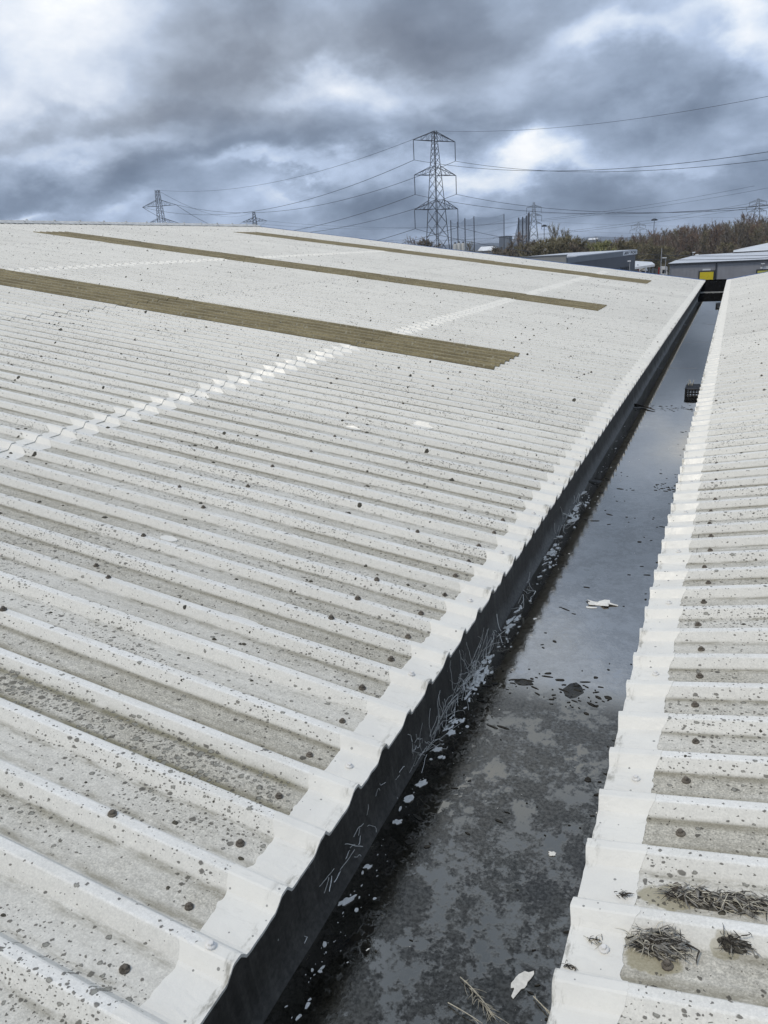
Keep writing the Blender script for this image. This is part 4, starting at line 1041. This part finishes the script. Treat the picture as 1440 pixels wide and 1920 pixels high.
lv = [(zpx(818, y, 280), h_) for (y, h_) in ((264, 9.0), (328.5, 9.1), (392.5, 9.6))]; lv = sorted(lv, reverse=True)
Mc, Mh, Mt, Max = pylon(821, 280, lv, zpx(817, 245, 280), (.49, .87), 3.6, 2.05, .5, 9, 5.9, 'tall dark lattice pylon with three tiers of arms standing behind the roof', r0=.135)
lv2 = [(zpx(308, y, 450), h_) for (y, h_) in ((386, 9.6), (421, 10.2), (458, 10.4))]
P2c, P2h, P2t, _ = pylon(310, 450, sorted(lv2, reverse=True), zpx(303, 356, 450), (.98, .2), 6.0, 2.0, .85, 9, 0, 'lattice pylon rising over the left end of the ridge', r0=.135, tension=True)
lv3 = [(zpx(482, y, 760), h_) for (y, h_) in ((415, 11.0), (437, 11.5), (458, 12.0))]
P3c, P3h, P3t, _ = pylon(483, 760, sorted(lv3, reverse=True), zpx(481, 397, 760), (.9, .43), 6.0, 3.0, .9, 9, 0, 'small far pylon peeping over the ridge near its right end', r0=.26, tension=True)
lv4 = [(zpx(1000, y, 760), h_) for (y, h_) in ((389, 6.5), (405, 7.0), (420, 7.0))]
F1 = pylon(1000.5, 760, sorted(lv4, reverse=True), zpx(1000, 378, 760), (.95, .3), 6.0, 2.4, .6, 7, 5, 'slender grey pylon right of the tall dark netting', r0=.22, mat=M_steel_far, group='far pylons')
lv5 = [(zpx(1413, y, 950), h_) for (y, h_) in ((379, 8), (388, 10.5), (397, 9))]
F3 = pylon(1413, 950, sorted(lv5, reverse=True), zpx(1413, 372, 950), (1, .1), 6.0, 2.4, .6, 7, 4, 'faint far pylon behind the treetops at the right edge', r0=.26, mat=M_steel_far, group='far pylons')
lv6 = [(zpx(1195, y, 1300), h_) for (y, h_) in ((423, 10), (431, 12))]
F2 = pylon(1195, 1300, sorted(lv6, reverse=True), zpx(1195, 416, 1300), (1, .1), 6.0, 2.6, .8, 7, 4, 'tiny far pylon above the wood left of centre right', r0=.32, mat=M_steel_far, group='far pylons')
def wire(a, b, sag, lab, r_=.075, group='overhead power lines', n=40):
    pts = [a.lerp(b, i/n) - Vector((0, 0, 4*sag*(i/n)*(1 - i/n))) for i in range(n+1)]
    mb = MB(); mb.tube(pts, r_, 4); return tag(mb.build('power_line', M_wire), lab, 'power line', group)
Q = Vector((3.8, 204.0, 0)); PRc = Mc + (Q - Vector((Mc.x, Mc.y, 0)))*2
names = ('top', 'middle', 'lowest'); sidn = {1: 'far', -1: 'near'}
for (li, sg_, bot) in Mh:
    off = bot - Mc; wire(bot, PRc + off, 12.5, f'power line from the {names[li]} {sidn[sg_]} arm of the tall pylon towards the right')
    t_ = [b for (l2, s2, b) in P2h if l2 == li and s2 == -sg_][0] if False else [b for (l2, s2, b) in P2h if l2 == li and s2 == sg_][0]
    wire(bot, t_, 9.0, f'power line from the {names[li]} {sidn[sg_]} arm of the tall pylon towards the left pylon', .085)
wire(Mt, PRc + Vector((0, 0, Mt.z)), 9.5, 'thin earth wire running right from the tip of the tall pylon', .05)
wire(Mt, P2t, 6.5, 'thin earth wire running left from the tip of the tall pylon', .06)
for (li, sg_, bot) in P2h:
    t_ = [b for (l2, s2, b) in P3h if l2 == li and s2 == sg_][0]; wire(bot, t_, 11, f'power line from the {names[li]} {"right" if sg_ > 0 else "left"} arm of the left pylon to the small far pylon', .10)
wire(P2t, P3t, 8, 'thin earth wire from the left pylon to the small far pylon', .07)
for (li, sg_, bot) in F1[1]:
    d_ = Vector((-260, 80, 0)) if sg_ < 0 else Vector((420, 60, -4)); wire(bot, bot + d_ + Vector((0, 0, -10)), 9, f'faint line leaving the {names[li]} {"right" if sg_ > 0 else "left"} arm of the slender grey pylon', .07)
for (li, sg_, bot) in P3h:
    d_ = Vector((420, -60, -6)); wire(bot, bot + d_, 14, f'faint line running right from the {names[li]} {"right" if sg_ > 0 else "left"} arm of the small far pylon', .09)

# insulator strings hanging from the angle pylon's arms
for (li, sg_, bot) in P2h[:2]:
    pass

# ------------------------------------------------------------------ netting of the driving range, silos, blocks
def net_mat():
    m = bpy.data.materials.new('fine_dark_netting'); m.use_nodes = True; t = m.node_tree; q = NT(t)
    b = t.nodes['Principled BSDF']; b.inputs['Base Color'].default_value = (.07, .08, .10, 1); b.inputs['Roughness'].default_value = .9
    b.inputs['Alpha'].default_value = .58; return m
def net_mat2():
    m = bpy.data.materials.new('thin_netting'); m.use_nodes = True; t = m.node_tree
    b = t.nodes['Principled BSDF']; b.inputs['Base Color'].default_value = (.10, .11, .13, 1); b.inputs['Roughness'].default_value = .9; b.inputs['Alpha'].default_value = .20; return m
M_net, M_net2 = net_mat(), net_mat2()
M_npole = plain('netting_pole', (.085, .09, .105), .7, .1, .3)
def netting(pts, lab, mat, rp):
    base = at(*pts[0]); e = tag(empty('netting_fence', (base.x, base.y, 0)), lab, 'netting', 'driving range netting'); ps = [at(*q_) for q_ in pts]
    for p_ in ps: MB().tube([(p_.x, p_.y, 0), (p_.x, p_.y, p_.z)], rp, 6).build('post', M_npole, e)
    for a, b in zip(ps, ps[1:]):
        mb = MB(); n_ = 8; vs = []
        for i in range(n_+1):
            f = i/n_; q_ = a.lerp(b, f); sag = 4*f*(1-f)*1.1; vs += [(q_.x, q_.y, 0), (q_.x, q_.y, q_.z - sag)]
        mb.add(vs, [(i*2, i*2+2, i*2+3, i*2+1) for i in range(n_)]); mb.build('net', mat, e)
netting([(961, 455, 370), (972.5, 408, 400), (980, 406.5, 430), (987, 404, 450), (990.5, 400, 380), (992, 398, 372)], 'dark sail shaped netting left of the slender grey pylon', M_net, .30)
netting([(845, 413, 420), (858, 416, 425), (871.5, 409, 430), (888.5, 405.5, 440), (945, 401, 520)], 'row of tall thin netting posts right of the tall pylon', M_net2, .26)
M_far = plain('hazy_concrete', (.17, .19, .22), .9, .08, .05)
p_ = at(945, 444, 900); e = tag(empty('tower_block', (p_.x, p_.y, 0)), 'small far grey tower block below the netting posts', 'tower block')
MB().box(p_.x - 5.5, p_.x + 5.5, p_.y, p_.y + 14, 0, p_.z).build('wall', M_far, e); MB().box(p_.x - 5.7, p_.x + 5.7, p_.y - .2, p_.y + 14.2, p_.z, p_.z + .7).build('roof', M_dark, e)
M_silo = plain('pale_silo', (.42, .42, .40), .6, .1, .5)
for i, (px, py) in enumerate(((853.5, 457), (860.5, 455.5), (868.5, 455.5))):
    p_ = at(px, py, 360); e = tag(empty('silo', (p_.x, p_.y, 0)), ('leftmost of three pale silos at the foot of the tall pylon', 'middle of three pale silos at the foot of the tall pylon', 'rightmost of three pale silos at the foot of the tall pylon')[i], 'silo', 'pale silos')
    MB().lathe((p_.x, p_.y, 0), [(.95, 0), (.95, p_.z - .3), (.6, p_.z)], 12).build('tank', M_silo, e, True); MB().lathe((p_.x, p_.y, p_.z), [(.45, 0), (.45, .5), (.3, .6)], 8).build('cap', M_dark, e)
for (px, py, lab, hd) in ((1020.5, 422.5, 'floodlight mast with a round head right of the slender grey pylon', 1.3), (1227, 411, 'floodlight mast standing far behind the wood', 1.4)):
    p_ = at(px, py, 520); e = tag(empty('floodlight_mast', (p_.x, p_.y, 0)), lab, 'floodlight', 'floodlight masts')
    MB().tube([(p_.x, p_.y, 0), (p_.x, p_.y, p_.z)], [.3, .16], 6).build('mast', M_npole, e)
    for a_ in range(6): an = rad(60*a_); MB().box(p_.x + hd*math.cos(an) - .35, p_.x + hd*math.cos(an) + .35, p_.y + hd*math.sin(an) - .3, p_.y + hd*math.sin(an) + .3, p_.z - .8, p_.z - .1).build('lamp', M_dark, e)
    MB().lathe((p_.x, p_.y, p_.z - .1), [(hd, 0), (hd*.6, .5)], 8).build('head_ring', M_dark, e)
# white shed beyond the hedge and pale low shed by the silos
for (px0, px1, py, rng, lab) in ((896, 925, 466, 330, 'pale low shed roof beyond the verge right of the silos'), (1103, 1120, 448, 900, 'white far shed roof left of the wood')):
    a, b = at(px0, py, rng), at(px1, py, rng); e = tag(empty('shed', (a.x, a.y, 0)), lab, 'shed', 'far sheds')
    MB().box(a.x, b.x, a.y, a.y + 10, 0, a.z - 1.0).build('wall', M_far, e); MB().add([(a.x - .2, a.y - .2, a.z - 1), (b.x + .2, a.y - .2, a.z - 1), (b.x + .2, a.y + 5, a.z + .6), (a.x - .2, a.y + 5, a.z + .6), (a.x - .2, a.y + 10.2, a.z - 1), (b.x + .2, a.y + 10.2, a.z - 1)], [(0, 1, 2, 3), (3, 2, 5, 4), (0, 3, 4), (1, 5, 2)]).build('roof', M_sign, e)

# ------------------------------------------------------------------ trees
M_bark = plain('birch_bark', (.30, .28, .25), .9, .3, 1.5); M_bark2 = plain('brown_bark', (.13, .105, .085), .9, .3, 1.5)
M_tw = [plain('red_brown_twigs', (.205, .140, .098), .9, .3, .6), plain('grey_brown_twigs', (.205, .165, .115), .9, .3, .6), plain('olive_twigs', (.215, .185, .105), .9, .3, .6), plain('yellow_green_buds', (.27, .26, .11), .9, .25, .6)]
def tree_meshes(seed, h, spread, nb, tw_per, twm, bark, lo=.22, bush=False):
    r = random.Random(seed); T = MB(); C_ = MB()
    lean = Vector((r.uniform(-.05, .05), r.uniform(-.05, .05), 1)); tp = [Vector((0, 0, -.3))]
    for i in range(1, 7): tp.append(Vector((lean.x*h*i/6 + r.uniform(-.12, .12), lean.y*h*i/6 + r.uniform(-.12, .12), h*i/6)))
    T.tube(tp, [.16*h/13*(1 - .14*i) for i in range(7)], 5)
    def pos(f): x = f*6; i = min(5, int(x)); return tp[i].lerp(tp[i+1], x - i)
    for b in range(nb):
        f = lo + (1 - lo)*((b + r.random())/nb)**.9*.97; p0 = pos(f); a = r.uniform(0, 6.283)
        L_ = spread*h*((1.05 - f)**.7*.55 if bush else (.22 + .30*math.sin(math.pi*min(1, (1.02 - f)*1.25))))*r.uniform(.55, 1.1) + .25; up = r.uniform(.7, 1.7) if not bush else r.uniform(.1, .9)
        dv = Vector((math.cos(a), math.sin(a), up)).normalized(); pts = [p0]; d_ = dv.copy()
        for i in range(4): d_ = (d_ + Vector((r.uniform(-.3, .3), r.uniform(-.3, .3), r.uniform(-.05, .30)))).normalized(); pts.append(pts[-1] + d_*L_/4)
        T.tube(pts, [.055*h/13, .045*h/13, .035*h/13, .025*h/13, .012*h/13], 3, False)
        for i in range(tw_per):
            x = r.uniform(.15, 1)*4; j = min(3, int(x)); q0 = pts[j].lerp(pts[j+1], x - j)
            td = (d_ + Vector((r.gauss(0, .7), r.gauss(0, .7), r.gauss(.15, .6)))).normalized(); tl_ = r.uniform(.35, 1.15)*(h/13)**.5
            sd_ = td.cross(Vector((r.uniform(-1, 1), r.uniform(-1, 1), r.uniform(-1, 1)))).normalized()*r.uniform(.018, .045)
            q1 = q0 + td*tl_; mid = q0.lerp(q1, .5) + Vector((r.uniform(-.1, .1), r.uniform(-.1, .1), r.uniform(-.05, .1)))
            C_.add([q0 - sd_, q0 + sd_, mid + sd_*.8, mid - sd_*.8, q1], [(0, 1, 2, 3), (3, 2, 4)])
    return T.mesh('trunk', bark), C_.mesh('crown', twm)
KINDS = []
for i in range(9):
    twm = M_tw[(0, 1, 0, 2, 1, 0, 1, 2, 0)[i]]; KINDS.append((tree_meshes(100 + i, 13, .55 + .1*(i % 3), 30, 46, twm, M_bark if i % 2 == 0 else M_bark2), 13.0))
BUSH = [(tree_meshes(300 + i, 6, 1.35, 34, 60, (M_tw[2], M_tw[1], M_tw[2])[i % 3], M_bark2, .03, True), 6.0) for i in range(3)]
BUSHY = (tree_meshes(333, 5, 1.5, 34, 60, M_tw[3], M_bark2, .03, True), 5.0)
rw = random.Random(77)
def plant(kind, x, y, h, name, lab, cat, group):
    (tm, cm), h0 = kind; s = h/h0; e = tag(empty(name, (x, y, gz(x, y))), lab, cat, group)
    e.rotation_euler.z = rw.uniform(0, 6.28); e.scale = (s*rw.uniform(.9, 1.1), s*rw.uniform(.9, 1.1), s)
    for nm, me in (('trunk', tm), ('crown', cm)):
        o = bpy.data.objects.new(nm, me); col.objects.link(o); o.parent = e
def top_line(px):                           # height of the wood's skyline in the picture
    pts = [(1060, 452), (1100, 447), (1140, 444), (1180, 441), (1220, 432), (1260, 426), (1300, 420), (1340, 414), (1380, 409), (1440, 404), (1700, 396)]
    for (a, ya), (b, yb) in zip(pts, pts[1:]):
        if a <= px <= b: return ya + (yb - ya)*(px - a)/(b - a)
    return pts[0][1] if px < 1060 else pts[-1][1]
nt_ = 0
for i in range(215):
    rng = rw.uniform(292, 400); px = rw.uniform(1060, 1500); 
    p_ = at(px, top_line(px) + 9 + (abs(rw.gauss(0, 10)) if rw.random() < .8 else -rw.uniform(0, 9)) + (400 - rng)*.10, rng); h = p_.z - gz(p_.x, p_.y); h = max(6, h)
    if px < 1120 and rng < 310: continue
    ki = rw.randrange(9); look = ('pale trunked leafless', 'brown trunked leafless')[ki % 2] + (' olive tinged' if ki in (3, 7) else ' red tinged' if ki in (0, 2, 5, 8) else '')
    zone = 'above the office block roof' if px < 1192 else 'in the gap between office block and warehouse' if px < 1255 else 'behind the left part of the warehouse roof' if px < 1345 else 'behind the right part of the warehouse roof'
    plant(KINDS[ki], p_.x, p_.y, h, 'bare_tree', f'{look} tree {zone}', 'tree', f'{look} trees {zone}')
for i in range(46):
    rng = rw.uniform(278, 300); px = rw.uniform(1165, 1500); p_ = at(px, 470 + rw.uniform(-14, 12), rng); h = max(4, p_.z - gz(p_.x, p_.y)); plant(rw.choice(BUSH), p_.x, p_.y, h, 'leafless_shrub', 'olive brown shrub along the front edge of the wood', 'shrub', 'shrubs in front of the wood')
for (px, py, rng, kd) in ((985, 462, 250, 0), (1003, 458, 245, 1), (1020, 455, 240, 0), (1040, 452, 245, 2), (1058, 450, 240, 0), (1075, 452, 238, 2), (1092, 458, 236, 0), (1012, 464, 232, 2), (1050, 462, 230, 0), (1085, 464, 228, 1), (1108, 460, 250, 0), (1030, 462, 228, 2), (965, 466, 260, 1), (948, 468, 265, 1), (932, 468, 270, 1), (1140, 458, 262, 2), (1160, 458, 262, 0), (1178, 456, 262, 2)):
    p_ = at(px, py, rng); plant(BUSH[kd], p_.x, p_.y, max(3, p_.z), 'leafless_shrub', ('low brown bush in the hedge left of the sail shaped netting' if px < 980 else f'{("olive", "brown", "leggy olive")[kd]} bush in the thicket above the {"pale end wall" if px < 1063 else "fascia"} of the office block'), 'shrub', 'bushes above the office roof')
p_ = at(1125, 459, 225); plant(BUSHY, p_.x, p_.y, p_.z, 'budding_shrub', 'yellow green budding bush just above the office block roof', 'shrub', None)
for (px, py, rng, lab) in ((1040, 436, 250, 'bare bushy tree standing above the thicket left of the wood'), (977, 446, 300, 'dark bare tree at the foot of the sail shaped netting'), (958, 457, 300, 'low bare tree left of the sail shaped netting'), (1063, 442, 280, 'slim bare tree between the thicket and the wood'), (878, 459, 380, 'small bare tree right of the silos'), (772, 452, 420, 'tiny dark conifer shaped tree left of the tall pylon foot'), (788, 456, 420, 'tiny round tree left of the tall pylon foot'), (806, 454, 330, 'dark round bush at the left foot of the tall pylon')):
    p_ = at(px, py, rng); plant(KINDS[rw.randrange(9)] if 'bush at' not in lab and 'round tree' not in lab else BUSH[1], p_.x, p_.y, p_.z, 'bare_tree', lab, 'tree', None)
# tangled undergrowth that closes the wood
mb = MB()
for i in range(26000):
    px = rw.uniform(1060, 1600); rng = rw.uniform(290, 420); r_ = at(px, 470, rng); g0 = gz(r_.x, r_.y)
    tz = at(px, top_line(px) + 9, rng).z; z = g0 + abs(rw.gauss(0, .42))*(tz - g0)
    if z > g0 + (tz - g0)*.95: continue
    q0 = Vector((r_.x, r_.y, z)); td = Vector((rw.gauss(0, .6), rw.gauss(0, .6), rw.gauss(.7, .5))).normalized(); L_ = rw.uniform(.6, 1.9); sd_ = Vector((rw.uniform(-1, 1), rw.uniform(-.3, .3), 0)).normalized()*rw.uniform(.03, .09)
    mb.add([q0 - sd_, q0 + sd_, q0 + td*L_], [(0, 1, 2)])
tag(mb.build('undergrowth', M_tw[1]), 'tangled brown undergrowth filling the wood', 'undergrowth', kind='stuff')
mb = MB()
for i in range(5200):
    px = rw.uniform(860, 1075); rng = rw.uniform(225, 300); r_ = at(px, 470, rng); tz = at(px, 463 if px > 985 else 470, rng).z
    q0 = Vector((r_.x, r_.y, rw.uniform(0, 1)**.8*max(1, tz))); td = Vector((rw.gauss(0, .6), rw.gauss(0, .6), rw.gauss(.7, .5))).normalized(); L_ = rw.uniform(.5, 1.3); sd_ = Vector((rw.uniform(-1, 1), rw.uniform(-.3, .3), 0)).normalized()*rw.uniform(.03, .08)
    mb.add([q0 - sd_, q0 + sd_, q0 + td*L_], [(0, 1, 2)])
tag(mb.build('hedge', M_tw[1]), 'brown bare hedge running below the netting towards the office block', 'hedge', kind='stuff')

# ------------------------------------------------------------------ thin damp air
vm = bpy.data.materials.new('thin_air'); vm.use_nodes = True; t = vm.node_tree; t.nodes.clear(); q = NT(t)
pv_ = q.new('ShaderNodeVolumePrincipled', {'Color': (.75, .82, .92, 1), 'Density': .00016, 'Anisotropy': .2}); q.new('ShaderNodeOutputMaterial', {'Volume': pv_.outputs[0]})
tag(MB().box(-9200, 9200, -3200, 12300, -1.5, 76).build('haze', vm), 'thin damp air over the whole place', 'haze', kind='stuff')
